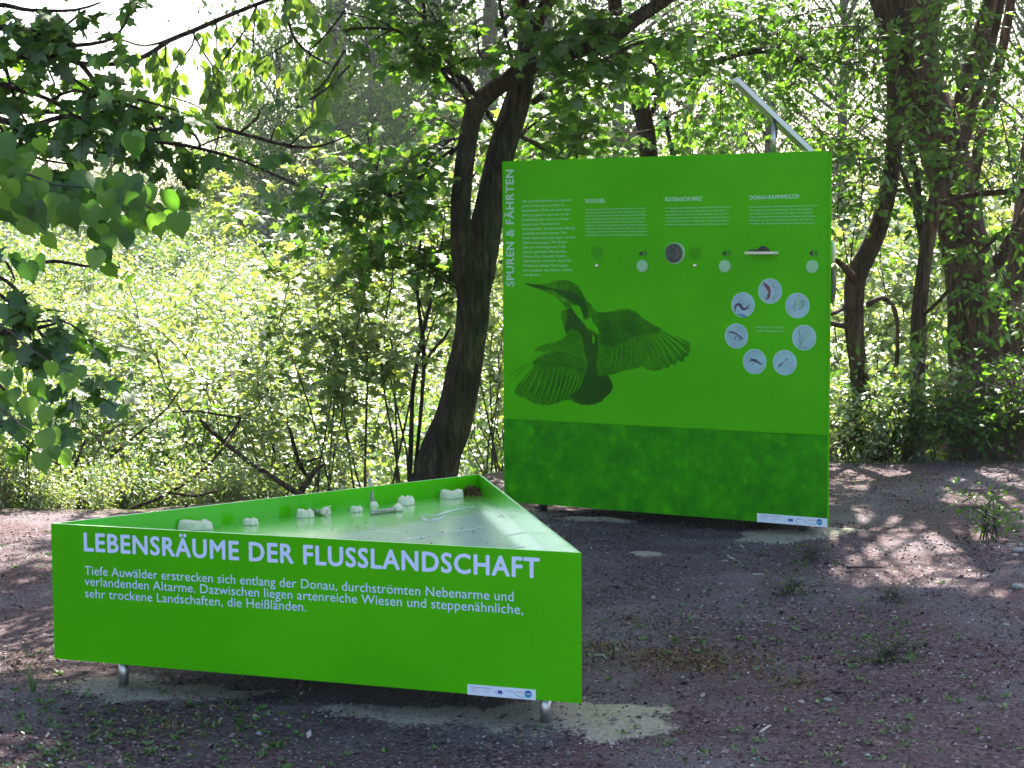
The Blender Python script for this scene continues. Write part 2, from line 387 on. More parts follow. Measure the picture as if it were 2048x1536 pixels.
def pxline(spec):
    """(px, py, Y, radius in photo pixels) -> points and radii in metres"""
    return [at(x, y, Y) for x, y, Y, r in spec], [r * Y / FOC for x, y, Y, r in spec]

def curve_to(rs, A, B, sag=.12, wob=.08, n=9):
    """a branch from A to B that arches and wanders"""
    A = np.array(A, float); B = np.array(B, float); L = np.linalg.norm(B - A)
    t = np.linspace(0, 1, n)[:, None]
    P = A * (1 - t) + B * t
    P[:, 2] += (sag * L * np.sin(np.pi * t[:, 0] ** .8))
    P += np.cumsum(rs.normal(0, wob * L / n, (n, 3)), 0) * np.sin(np.pi * t * .5)
    return P
def foliage(rs, lines, per_m=9, tlen=(.2, .5), nleaf=7, size=(.07, .1), T=T_MAPLE_S, droop=.25, flat=.7, start=.25, cull=None, tint=(0, 1), thick=.0022, face=.15):
    """twigs along the lines and leaves along the twigs"""
    A, D = [], []
    for P in lines:
        seg = np.linalg.norm(np.diff(P, axis=0), axis=1); L = seg.sum()
        k = max(1, int(L * per_m * (1 - start)))
        u = np.sort(start + (1 - start) * rs.rand(k) ** .85) * (len(P) - 1)
        u[-1] = len(P) - 1.001
        i = np.minimum(u.astype(int), len(P) - 2); f = (u - i)[:, None]
        A.append(P[i] * (1 - f) + P[i + 1] * f); D.append(unit(P[i + 1] - P[i]))
    if not A: return None
    A = np.concatenate(A); D = np.concatenate(D); n = len(A)
    side = rs.normal(0, 1, (n, 3)) * [1, 1, 1 - flat]
    D = unit(D * .6 + side * .8 + [0, 0, -droop * .5])
    Ln = rs.uniform(*tlen, n)
    B = A + D * Ln[:, None] + np.array([0, 0, -1]) * (droop * .3 * Ln)[:, None]
    # leaves
    t = (rs.rand(n, nleaf) * .9 + .15).clip(0, 1); t[:, 0] = 1
    P = A[:, None] * (1 - t[..., None]) + B[:, None] * t[..., None]
    TD = unit(B - A)[:, None]
    perp = unit(np.cross(TD, np.array([0, 0, 1.0]))) * rs.choice([-1, 1], (n, nleaf))[..., None]
    LD = TD * .5 + perp * rs.uniform(.3, 1, (n, nleaf))[..., None] + rs.normal(0, .3, (n, nleaf, 3)) + [0, 0, -droop]
    NR = np.array([0, 0, 1.0]) + rs.normal(0, .45, (n, nleaf, 3)) + [0, -face, 0]
    P = P + unit(LD) * .02
    P, LD, NR = P.reshape(-1, 3), unit(LD.reshape(-1, 3)), NR.reshape(-1, 3)
    sz = rs.uniform(*size, len(P)); ti = tint[0] + (tint[1] - tint[0]) * rs.rand(len(P))
    keep = np.ones(len(P), bool)
    if cull is not None: keep = ~cull(P)
    return dict(P=P[keep], D=LD[keep], N=NR[keep], s=sz[keep], t=ti[keep], T=T, sticks=(A, B, np.full(n, thick), np.full(n, thick * .5)))

# sun patches wanted on the ground (photo px) : leaves whose shade would fall there are missing from the crowns
HOLES = []
for (px, py, rx, ry) in ((1850, 1068, .34, .16), (1760, 1092, .42, .2), (1700, 1135, .30, .22), (1790, 1130, .22, .12), (1880, 1140, .18, .14), (1800, 1165, .2, .08), (1990, 1000, .3, .22), (1900, 1000, .25, .12),
                         (1780, 942, .35, .12), (1650, 1046, .14, .1), (2020, 1180, .16, .1), (1750, 975, .18, .1), (1730, 1035, .2, .08), (150, 1062, .5, .16)):
    p = on_z(px, py); HOLES.append((p[0], p[1], rx, ry))
def shade_xy(P):
    return P[:, 0] - SUNV[0] / SUNV[2] * P[:, 2], P[:, 1] - SUNV[1] / SUNV[2] * P[:, 2]
def cull_holes(P):
    x, y = shade_xy(P); k = np.zeros(len(P), bool)
    for (cx, cy_, rx, ry) in HOLES[:-1]: k |= (((x - cx) / (rx + .05)) ** 2 + ((y - cy_) / (ry + .05)) ** 2) < 1
    return k
def cull_sun(P):  # thins the unseen crowns where sun should come through
    x, y = shade_xy(P)
    k = np.zeros(len(P), bool)
    nn = fbm(x, y, 77, 6, 3) - .5
    for (cx, cy_, rx, ry) in HOLES:
        k |= (((x - cx) / (rx + .16)) ** 2 + ((y - cy_) / (ry + .13)) ** 2) < 1 + nn * .9
    k |= (y > 10.3 + 1.0 * sm((x + 2.5) / 3)) & (x < -.1)
    x2 = P[:, 0] - SUNV[0] / SUNV[2] * (P[:, 2] - 2.8); y2 = P[:, 1] - SUNV[1] / SUNV[2] * (P[:, 2] - 2.8); k |= (x2 > -2.5) & (x2 < -.9) & (y2 > 8.9) & (y2 < 10.1) & (P[:, 2] > 3)
    k |= (y > 15.2)
    hsh = np.mod(np.abs(np.sin(P[:, 0] * 127.1 + P[:, 1] * 311.7 + P[:, 2] * 74.7) * 43758.5), 1)
    k |= (y > 8.3) & (hsh < .68) & ~((x > 1.3) & (y > 9.5)) & ~((x < -1.7) & (y < 10))
    y3 = P[:, 1] - SUNV[1] / SUNV[2] * (P[:, 2] - 2.5); x3 = P[:, 0] - SUNV[0] / SUNV[2] * (P[:, 2] - 2.5); k |= (x3 > -2.9) & (x3 < -.9) & (y3 > 7.1) & (y3 < 8.1) & (hsh < .65) & (P[:, 2] > 3)
    px, py, dd = project(P)
    inframe = (px > -20) & (px < 2070) & (py > -8) & (py < 1576) & (dd > 0)
    return k | inframe

L_MAPLE = leaf_mat('maple leaf', [(0, (.032, .085, .012)), (.5, (.06, .145, .018)), (1, (.10, .21, .026))], .55, .05, 1.9)
L_YOUNG = leaf_mat('young leaf', [(0, (.07, .14, .03)), (.6, (.16, .24, .06)), (1, (.28, .34, .14))], .5, .14, 1.6, rough=.5)
L_FAR = leaf_mat('far tree leaf', [(0, (.03, .07, .02)), (.6, (.055, .115, .028)), (1, (.10, .16, .05))], .5, .02, 1.5)
L_DARK = leaf_mat('shade leaf', [(0, (.035, .085, .014)), (.6, (.055, .135, .018)), (1, (.10, .20, .03))], .55, .03, 1.9)
L_LINDEN = leaf_mat('linden leaf', [(0, (.022, .075, .014)), (.5, (.05, .13, .02)), (1, (.10, .20, .035))], .55, .03, 2.4, veins=True, rough=.5)
L_MAPLE_O = leaf_mat('maple leaf single', [(0, (.028, .08, .012)), (.5, (.05, .13, .018)), (1, (.085, .19, .026))], .55, .05, 1.9, veins=True)
L_SUNNY = leaf_mat('hanging leaf', [(0, (.09, .17, .03)), (1, (.16, .27, .05))], .6, .04, 1.5)
B_MAIN = bark('maple bark', (.020, .013, .010), (.075, .052, .040))
B_OLD = bark('old bark', (.035, .022, .014), (.11, .072, .045), 6, 1)
B_FAR = bark('far bark', (.05, .042, .036), (.12, .105, .09), 4)
B_TWIG = plain('twig bark', (.045, .032, .028), .85)
M_DRY = plain('dry stalks', (.22, .17, .12), .9)

def emit_crown(rs, root, fl, lmat, omat=None, n_obj=0, branches=None, bmat=None, name='crown'):
    """crown mesh (kind stuff) plus the nearest leaves in view as single parts"""
    P, D, NR, s, t = fl['P'], fl['D'], fl['N'], fl['s'], fl['t']
    if n_obj:
        px, py, dd = project(P)
        inf = (px > 0) & (px < 2048) & (py > 0) & (py < 1536) & (dd > 1)
        q = np.where(inf, dd - s * 20, 1e9); idx = np.argsort(q)[:n_obj]; idx = idx[q[idx] < 1e8]
        lm = pymesh('leaf', fl['T'][0], fl['T'][1]); lm.materials.append(omat)
        X = unit(np.cross(D[idx], NR[idx])); Z = np.cross(X, D[idx])
        off = Matrix.Translation(-Vector(root.location))
        for j, i in enumerate(idx):
            o = bpy.data.objects.new('leaf', lm); C.objects.link(o); o.parent = root; o.matrix_parent_inverse = off
            sc = s[i]; x, d, z, p = X[j] * sc, D[i] * sc, Z[j] * sc, P[i]
            o.matrix_world = Matrix(((x[0], d[0], z[0], p[0]), (x[1], d[1], z[1], p[1]), (x[2], d[2], z[2], p[2]), (0, 0, 0, 1)))
            o.matrix_basis = Matrix(((x[0], d[0], z[0], p[0]), (x[1], d[1], z[1], p[1]), (x[2], d[2], z[2], p[2]), (0, 0, 0, 1)))
        keep = np.ones(len(P), bool); keep[idx] = False
        P, D, NR, s, t = P[keep], D[keep], NR[keep], s[keep], t[keep]
    V, F, tt = leaf_cloud(fl['T'], P, D, NR, s, t)
    me = trimesh(name, V, F, tt)
    link(name, me, root, lmat, kind='stuff')
    sk = [stick_cloud(*fl['sticks'])]
    for (Pb, rb, sd) in (branches or []): sk.append(tube(Pb, rb, sd, cap=False))
    V, F, tt = join_arrays(sk)
    link('twigs', trimesh('twigs', V, F), root, bmat or B_TWIG, kind='stuff')

# ------------------------------------------------------------ trees
def seeds(rs, limbs, n, reach, up=(-.2, .5), r0=.012, start=.3, box=None, centre=None):
    """secondary branches leaving the limbs"""
    lines, br = [], []
    for i in range(n):
        P, r = limbs[rs.randint(len(limbs))]
        k = int(len(P) * rs.uniform(start, .98)); A = P[k]
        if box is not None:
            B = np.array([rs.uniform(box[0], box[1]), rs.uniform(box[2], box[3]), rs.uniform(box[4], box[5])])
            dv = B - A; L = np.linalg.norm(dv)
            if L > reach: B = A + dv / L * reach * rs.uniform(.7, 1)
        else:
            an = rs.uniform(0, 6.283); B = A + np.array([math.cos(an), math.sin(an), rs.uniform(*up)]) * reach * rs.uniform(.5, 1)
        Q = curve_to(rs, A, B)
        lines.append(Q); L = np.linalg.norm(B - A)
        br.append((Q, np.linspace(min(r[k] * .6, r0 * max(.5, L)), .003, len(Q)), 5))
    return lines, br

# main forked maple between the tray and the column
rs = np.random.RandomState(11)
base = on_z(862, 985); YM = 11.7
root = empty('maple_tree', at(862, 1000, YM), 'dark forked maple leaning right behind the green tray, one limb crossing over to the right', 'tree')
root.location.z = 0
pts, rad = pxline([(850, 1010, YM, 52), (866, 965, YM, 46), (885, 900, YM, 41), (906, 840, YM, 38), (928, 740, YM, 35), (938, 680, YM, 31), (946, 600, YM, 33), (945, 560, YM, 35), (944, 520, YM, 33), (943, 500, YM, 18)])
limb('trunk', pts, rad, B_MAIN, root, 36, .10, 3, .03)
l1p, l1r = pxline([(938, 600, YM, 20), (930, 545, YM, 24), (922, 480, YM, 22), (921, 400, YM - .02, 20), (931, 310, YM - .04, 19), (944, 240, YM - .06, 19), (962, 200, YM - .1, 20), (1012, 163, YM - .2, 18), (1065, 133, YM - .3, 17), (1128, 108, YM - .45, 15), (1218, 78, YM - .6, 14), (1278, 33, YM - .75, 14), (1340, -8, YM - .9, 13), (1480, -110, YM - 1.2, 11), (1640, -300, YM - 1.6, 8)])
_, P1, R1 = limb('limb', l1p, l1r, B_MAIN, root, 14, .08, 4)
l2p, l2r = pxline([(948, 610, YM + .02, 26), (955, 550, YM + .03, 33), (968, 470, YM + .05, 32), (985, 390, YM + .06, 29), (1005, 300, YM + .06, 28), (1030, 220, YM + .05, 27), (1050, 140, YM + .05, 22), (1056, 60, YM + .1, 20), (1040, -10, YM + .1, 16), (1000, -200, YM + .1, 14), (960, -480, YM, 11), (900, -800, YM - .2, 6)])
_, P2, R2 = limb('limb', l2p, l2r, B_MAIN, root, 14, .08, 5)
l3p, l3r = pxline([(1060, 75, YM + .12, 15), (1090, 12, YM + .15, 14), (1150, -80, YM + .3, 12), (1260, -330, YM + .6, 10), (1330, -600, YM + .8, 6)])
_, P3, R3 = limb('limb', l3p, l3r, B_MAIN, root, 12, .08, 6)
small = [[(1064, 205, YM, 7), (1112, 178, YM - .1, 6), (1165, 143, YM - .2, 6), (1210, 120, YM - .3, 5), (1262, 92, YM - .4, 4), (1320, 75, YM - .5, 2)],
         [(930, 278, YM, 5), (898, 310, YM - .1, 5), (860, 338, YM - .2, 4), (806, 382, YM - .3, 4), (770, 394, YM - .4, 3), (720, 396, YM - .5, 2), (640, 400, YM - .6, 1.4)],
         [(950, 200, YM - .1, 7), (935, 165, YM - .12, 7), (908, 145, YM - .15, 6), (870, 122, YM - .2, 5), (860, 95, YM - .25, 4), (850, 40, YM - .3, 4), (845, -30, YM - .4, 3)],
         [(942, 215, YM - .1, 6), (922, 180, YM - .1, 5), (893, 155, YM - .15, 4), (875, 125, YM - .2, 4), (840, 90, YM - .4, 3), (790, 60, YM - .5, 3), (700, 58, YM - .7, 2.5), (694, 72, YM - .7, 2)],
         [(975, 225, YM - .1, 5), (986, 245, YM, 4), (1000, 260, YM + .04, 6)],
         [(1042, 272, YM + .1, 5), (1075, 290, YM + .3, 5), (1112, 315, YM + .6, 4), (1180, 330, YM + .9, 3)],
         [(1038, 190, YM, 4), (1020, 105, YM - .1, 4), (1005, 40, YM - .2, 4), (995, -30, YM - .3, 3)],
         [(895, 140, YM - .3, 3), (930, 118, YM - .35, 3), (990, 115, YM - .4, 2)],
         [(1045, 330, YM, 4), (1062, 360, YM + .2, 4), (1100, 400, YM + .4, 2)]]
lines, br = [], []
for sp in small:
    p_, r_ = pxline(sp); Q, rr_ = smooth_line(p_, r_, .1); br.append((Q, rr_, 7)); lines.append(Q)
fillbr = list(lines)
for (tx, ty, dy) in [(640, 420, -.7), (660, 360, -.6), (700, 440, -.5), (740, 350, -.9), (790, 420, -.4), (720, 500, .2), (830, 330, -.4), (880, 400, .3), (760, 290, -.6), (690, 320, -.3), (640, 470, 0), (860, 470, .5), (780, 470, .6),
                     (700, 30, -.8), (740, 90, -.6), (800, 30, -.5), (860, 10, -.8), (900, 60, -.4), (800, 130, -.3), (950, 40, -.6), (880, 200, .2), (840, 230, .4), (980, 90, -.5), (760, 10, -.2),
                     (1100, 60, -.6), (1150, 110, -.7), (1120, 20, -.5), (1180, 40, -.8), (1130, 150, -.4), (1190, 130, -.6), (1240, 60, -.9), (1230, 130, -.5), (1290, 100, -.5), (1100, 200, .3), (1180, 220, .6), (1240, 190, .7), (1120, 260, .8), (1200, 270, .9), (1340, 60, -.6), (1330, 150, 0), (1080, 110, -.8), (1160, 75, -1)]:
  for rep_ in range(1 if (880 < tx < 1100 or 60 < ty < 130) else 2):
    B = at(tx + rep_ * rs.uniform(-35, 35), ty + rep_ * rs.uniform(-30, 30), YM + dy + rep_ * rs.uniform(-.3, .3))
    best = min(fillbr + [P1, P2], key=lambda Q: np.min(np.linalg.norm(Q - B, axis=1)))
    k = np.argmin(np.linalg.norm(best - B, axis=1)); k = max(0, k - rs.randint(0, 8))
    Q = curve_to(rs, best[k], B, .08); lines.append(Q); br.append((Q, np.linspace(.007, .003, len(Q)), 4))
f1 = foliage(rs, lines, 16, (.12, .36), 6, (.06, .095), T_MAPLE, .35, .75, .1)
px_, py_, dd_ = project(f1['P'])
kk = ~((px_ > 895) & (px_ < 1085) & (py_ > 125) & (py_ < 520) & (f1['P'][:, 1] < YM + .1) & (rs.rand(len(px_)) < .85))
for q in ('P', 'D', 'N', 's', 't'): f1[q] = f1[q][kk]
ov, ovb = seeds(rs, [(P1[len(P1) // 2:], R1[len(P1) // 2:]), (P2[int(len(P2) * .55):], R2[int(len(P2) * .55):]), (P3, R3)], 235, 3.2, r0=.012, box=(-3.4, 3.6, 9.0, 14.5, 3.6, 8.8))  # unseen crown above the frame, spread to shade tray and ground
f2 = foliage(rs, ov, 10, (.25, .6), 7, (.10, .15), T_OVAL, .25, .7, .2, cull=cull_sun)
emit_crown(rs, root, f1, L_MAPLE, L_MAPLE_O, 300, br + ovb, B_MAIN)
V, F, tt = leaf_cloud(T_OVAL, f2['P'], f2['D'], f2['N'], f2['s'], f2['t']); link('upper_crown', trimesh('upper_crown', V, F, tt), root, L_MAPLE, kind='stuff')

def wood_tree(name, label, spec_trunk, limbs, targets, seed, lmat, bmat, leaf=(.05, .085), T=T_MAPLE_S, per_m=10, over=0, overbox=None, n_obj=0, rough=.1, base_flare=True, group=None, nleaf=6, cat='tree', sides=16):
    rs = np.random.RandomState(seed)
    p_, r_ = pxline(spec_trunk)
    gz = float(height(p_[0][0], p_[0][1])); 
    root = empty(name, (p_[0][0], p_[0][1], gz), label, cat, group)
    p_.insert(0, np.array([p_[0][0], p_[0][1], gz - .12])); r_.insert(0, r_[0] * 1.35)
    _, Pt, Rt = limb('trunk', p_, r_, bmat, root, sides, rough, seed)
    Ls = [(Pt, Rt)]
    for sp in limbs:
        q, r2 = pxline(sp); _, a_, b_ = limb('limb', q, r2, bmat, root, 10, rough, seed + 1); Ls.append((a_, b_))
    lines, br = [], []
    allP = [l[0] for l in Ls]
    for (tx, ty, Y, spread, n) in targets:
        for i in range(int(n * (2.0 if ty < 350 else 1.15))):
            B = at(tx + rs.uniform(-spread, spread), ty + rs.uniform(-spread, spread) * .7, Y + rs.uniform(-.8, .8))
            pool = allP + lines[-6:]
            best = min(pool, key=lambda Q: np.min(np.linalg.norm(Q[len(Q) // 4:] - B, axis=1)))
            q_ = best[len(best) // 3:]; k = np.argmin(np.linalg.norm(q_ - B, axis=1)); A = q_[max(0, k - rs.randint(0, 6))]
            Q = curve_to(rs, A, B, .07); lines.append(Q); L = np.linalg.norm(A - B); br.append((Q, np.linspace(min(.010, .004 + .003 * L), .0022, len(Q)), 4))
    f = foliage(rs, lines, per_m, (.15, .42), nleaf + 1, leaf, T, .3, .65, .12, cull=cull_holes)
    if over:  # unseen leafy branches overhead, added for their shade on the ground
        kt = int(np.argmax(Pt[:, 2] > 3.6)); ov, ovb = seeds(rs, [(Pt[kt:], Rt[kt:])], over, 3.8, box=overbox, start=0, r0=.01)
        g2 = foliage(rs, ov, 9, (.3, .7), 7, (.10, .15), T_OVAL, .25, .7, .2, cull=cull_sun)
        V, F, tt = leaf_cloud(T_OVAL, g2['P'], g2['D'], g2['N'], g2['s'], g2['t']); link('upper_crown', trimesh('upper_crown', V, F, tt), root, lmat, kind='stuff')
        br += ovb
    emit_crown(rs, root, f, lmat, L_MAPLE_O, n_obj, br, bmat)
    return root

wood_tree('maple_tree', 'slanting dark trunk rising behind the top edge of the big green panel', [(1330, 1020, 14.5, 26), (1325, 700, 14.5, 22), (1310, 400, 14.5, 19), (1298, 315, 14.5, 18), (1286, 235, 14.5, 18), (1266, 175, 14.5, 17), (1252, 125, 14.4, 16), (1235, 50, 14.3, 14), (1225, -40, 14.2, 14), (1200, -400, 14, 10), (1190, -800, 14, 5)],
          [[(1290, 250, 14.5, 5), (1310, 210, 14.4, 4), (1322, 150, 14.3, 4), (1300, 120, 14.2, 3), (1270, 95, 14.1, 3)],
           [(1300, 190, 14.4, 4), (1345, 175, 14.3, 5), (1400, 150, 14.2, 5), (1455, 115, 14, 6), (1530, 100, 13.9, 7), (1580, 110, 13.9, 7), (1640, 140, 13.9, 6)],
           [(1310, 130, 14.2, 4), (1330, 230, 14.1, 4), (1345, 310, 14, 4)]],
          [(1130, 250, 14.5, 90, 9), (1230, 60, 13.6, 80, 7), (1150, 290, 15, 60, 5), (1400, 80, 14, 90, 10), (1420, 220, 14.6, 90, 10), (1350, 270, 15, 60, 5), (1540, 60, 13.8, 90, 9), (1500, 150, 14.4, 60, 5), (1450, 20, 14.2, 80, 6)],
          21, L_MAPLE, B_MAIN, per_m=12, over=45, overbox=(-1.0, 4.5, 10, 15.5, 4.2, 9.5), n_obj=150, leaf=(.06, .09))
wood_tree('maple_tree', 'slim double-bent trunk standing right next to the right edge of the green column', [(1746, 915, 13.6, 27), (1728, 824, 13.6, 20), (1717, 730, 13.6, 18), (1709, 667, 13.6, 19), (1708, 605, 13.6, 20), (1712, 555, 13.6, 21), (1735, 508, 13.6, 20), (1752, 470, 13.6, 19), (1775, 380, 13.7, 17), (1790, 250, 13.8, 15), (1770, 60, 13.9, 13), (1690, -120, 14, 11), (1500, -400, 14, 8), (1400, -700, 14, 5)],
          [[(1708, 560, 13.5, 10), (1690, 535, 13.4, 7), (1672, 520, 13.3, 5)], [(1716, 650, 13.6, 7), (1690, 652, 13.5, 6), (1655, 645, 13.4, 5)], [(1712, 618, 13.6, 8), (1690, 615, 13.5, 5), (1665, 628, 13.3, 4)],
           [(1725, 880, 13.5, 6), (1700, 875, 13.2, 5), (1660, 905, 13, 4)], [(1735, 610, 13.7, 6), (1765, 595, 13.8, 5), (1790, 620, 13.9, 4), (1795, 680, 13.9, 4), (1790, 740, 14, 5), (1760, 810, 14, 5), (1750, 850, 13.9, 6)]],
          [(1700, 400, 13.4, 50, 9), (1740, 270, 13.6, 70, 8), (1830, 330, 13.9, 60, 7), (1850, 430, 14, 50, 6), (1650, 150, 13.6, 80, 9), (1720, 560, 13.3, 45, 2), (1700, 330, 13.2, 60, 7), (1620, 250, 13.9, 60, 7), (1790, 400, 13.6, 50, 4), (1600, 60, 13.6, 80, 8), (1690, 760, 13.4, 40, 2), (1770, 480, 14, 50, 3), (1720, 60, 13.4, 70, 8), (1790, 160, 13.8, 70, 8), (1830, 60, 13.3, 50, 5)],
          22, L_DARK, B_OLD, leaf=(.055, .09), T=T_OVAL, per_m=10.5, over=45, overbox=(0.5, 4.5, 9.5, 14, 4.5, 9.5), n_obj=120)
wood_tree('maple_tree', 'straight slim trunk with a right-leaning fork, second from the green column', [(1828, 905, 13.4, 22), (1831, 860, 13.4, 17), (1834, 761, 13.4, 16), (1838, 636, 13.4, 15), (1848, 542, 13.4, 14), (1860, 460, 13.4, 14), (1872, 390, 13.4, 14), (1897, 350, 13.4, 13), (1916, 310, 13.4, 11), (1931, 270, 13.4, 11), (1950, 200, 13.4, 9), (1990, 60, 13.3, 8), (2040, -200, 13.2, 6), (2080, -600, 13, 4)],
          [[(1850, 500, 13.4, 8), (1838, 440, 13.5, 8), (1836, 380, 13.5, 7), (1828, 330, 13.5, 6), (1800, 250, 13.4, 5)], [(1885, 405, 13.4, 5), (1940, 390, 13.2, 6), (2000, 385, 13, 6), (2060, 378, 12.8, 5)],
           [(1835, 640, 13.4, 4), (1880, 600, 13.2, 4), (1930, 540, 13, 4), (1965, 500, 12.9, 4), (2000, 470, 12.8, 3)], [(1838, 430, 13.4, 5), (1800, 330, 13.3, 4)]],
          [(1890, 280, 13, 70, 6), (1980, 330, 12.9, 70, 8), (1930, 230, 13.2, 60, 5), (1900, 520, 13.1, 40, 4), (2010, 120, 12.9, 60, 7), (1870, 430, 13.1, 50, 4), (1990, 480, 13, 60, 5), (2010, 590, 13, 50, 4), (1850, 700, 13.2, 30, 2), (1950, 60, 13, 60, 7), (1900, 150, 13.2, 60, 6), (2030, 230, 13, 50, 6), (1880, 30, 13.4, 60, 5)],
          23, L_DARK, B_OLD, leaf=(.055, .09), T=T_OVAL, per_m=10.5, over=85, overbox=(1.0, 6, 9.0, 13.5, 4.2, 9.5), n_obj=120)
big = wood_tree('willow_tree', 'thick old dark trunk with torn hollow top at the right edge of the wood', [(1962, 872, 14.4, 66), (1958, 800, 14.4, 55), (1952, 700, 14.4, 50), (1944, 600, 14.4, 48), (1930, 480, 14.4, 46), (1905, 360, 14.4, 44), (1870, 250, 14.4, 46), (1838, 160, 14.4, 50), (1818, 90, 14.4, 56), (1812, 20, 14.4, 60), (1812, -60, 14.4, 60), (1830, -160, 14.4, 50), (1960, -420, 14.6, 30)],
          [[(1900, 330, 14.4, 26), (1925, 220, 14.4, 24), (1950, 120, 14.4, 22), (1975, 30, 14.4, 20), (2010, -120, 14.4, 16), (2060, -400, 14.4, 10)], [(1950, 640, 14.4, 20), (1975, 560, 14.4, 16), (2010, 500, 14.3, 14), (2060, 420, 14.2, 12)]],
          [(1890, 700, 14.2, 40, 2), (1960, 760, 14.0, 40, 3), (1960, 420, 14.2, 80, 2)],
          24, L_DARK, B_OLD, leaf=(.05, .09), T=T_OVAL, per_m=9, over=25, overbox=(1, 7, 11, 16, 5, 11), rough=.2, sides=22)
# hollow in the old trunk
P_, r_ = smooth_line(*pxline([(1800, 160, 14.19, 6), (1788, 100, 14.18, 16), (1795, 50, 14.17, 18), (1812, 0, 14.2, 6)]), .06)
V, F, _ = tube(P_, r_, 10, .3, 8); link('hollow', trimesh('hollow', V, F), big, plain('rotten hollow', (.012, .008, .007), .95), smooth=True)
wood_tree('willow_tree', 'broad dark trunk cut by the right border beside the brushwood', [(2048, 880, 15.2, 48), (2042, 760, 15.2, 42), (2040, 640, 15.2, 40), (2046, 560, 15.2, 40), (2062, 450, 15.2, 36), (2080, 300, 15.2, 30), (2100, 0, 15.2, 26), (2120, -500, 15.2, 16)],
          [[(2040, 600, 15, 10), (2000, 640, 14.8, 6), (1950, 680, 14.6, 4)]], [(2010, 620, 14.6, 50, 5), (2030, 250, 14.4, 70, 6), (1990, 780, 14.5, 40, 5)], 25, L_DARK, B_OLD, T=T_OVAL, per_m=10, over=12, overbox=(3, 9, 12, 18, 4.5, 10), rough=.15)
wood_tree('young_tree', 'thin pale stem between the two slim trunks right of the column', [(1905, 850, 15, 14), (1915, 700, 15, 13), (1925, 560, 15, 12), (1935, 440, 15, 12), (1965, 250, 15, 11), (2000, 120, 15, 10), (2040, -100, 15, 8)], [], [(1900, 480, 14.6, 60, 4), (1960, 620, 14.4, 50, 4)], 26, L_DARK, B_OLD, T=T_OVAL, per_m=12)

# trees whose trunks stand outside the frame at the left and hang branches into it
rs = np.random.RandomState(31)
def hanging(name, label, trunkpts, trunkr, branches, T, size, per_m, lmat, omat, n_obj, seed, tl=(.12, .35), droop=.5, nleaf=5, over=0, overbox=None, extra=None, start=.05, face=.3):
    rs = np.random.RandomState(seed)
    root = empty(name, (trunkpts[0][0], trunkpts[0][1], 0), label, 'tree')
    _, Pt, Rt = limb('trunk', trunkpts, trunkr, B_MAIN, root, 14, .1, seed)
    lines, br = [], []
    for sp in branches:
        p_, r_ = pxline(sp[0] if isinstance(sp, tuple) else sp)
        if isinstance(sp, tuple) and sp[1] == 'trunk':
            k = np.argmin(np.abs(Pt[:, 2] - p_[0][2])); p_.insert(0, Pt[k]); r_.insert(0, r_[0] * 1.5)
        Q, rr_ = smooth_line(p_, r_, .05); lines.append(Q); br.append((Q, rr_, 7))
    f = foliage(rs, lines, per_m, tl, nleaf, size, T, droop, .5, start, face=face)
    px, py, dd = project(f['P'])
    if extra is not None:
        k = extra(px, py)
        for q in ('P', 'D', 'N', 's', 't'): f[q] = f[q][k]
    if over:  # leaf cover out of view, added to shade the left side
        ov, ovb = seeds(rs, [(Pt[len(Pt) // 2:], Rt[len(Pt) // 2:])], over, 4.5, box=overbox)
        g2 = foliage(rs, ov, 9, (.3, .7), 7, (.10, .15), T_OVAL, .25, .7, .2, cull=lambda P: cull_sun(P) | ((project(P)[1] > -30) & (project(P)[0] > -30) & (project(P)[0] < 2080)))
        V, F, tt = leaf_cloud(T_OVAL, g2['P'], g2['D'], g2['N'], g2['s'], g2['t']); link('upper_crown', trimesh('upper_crown', V, F, tt), root, L_MAPLE, kind='stuff')
        br += ovb
    emit_crown(rs, root, f, lmat, omat, n_obj, br, B_MAIN)
    return root
D1 = 7.6
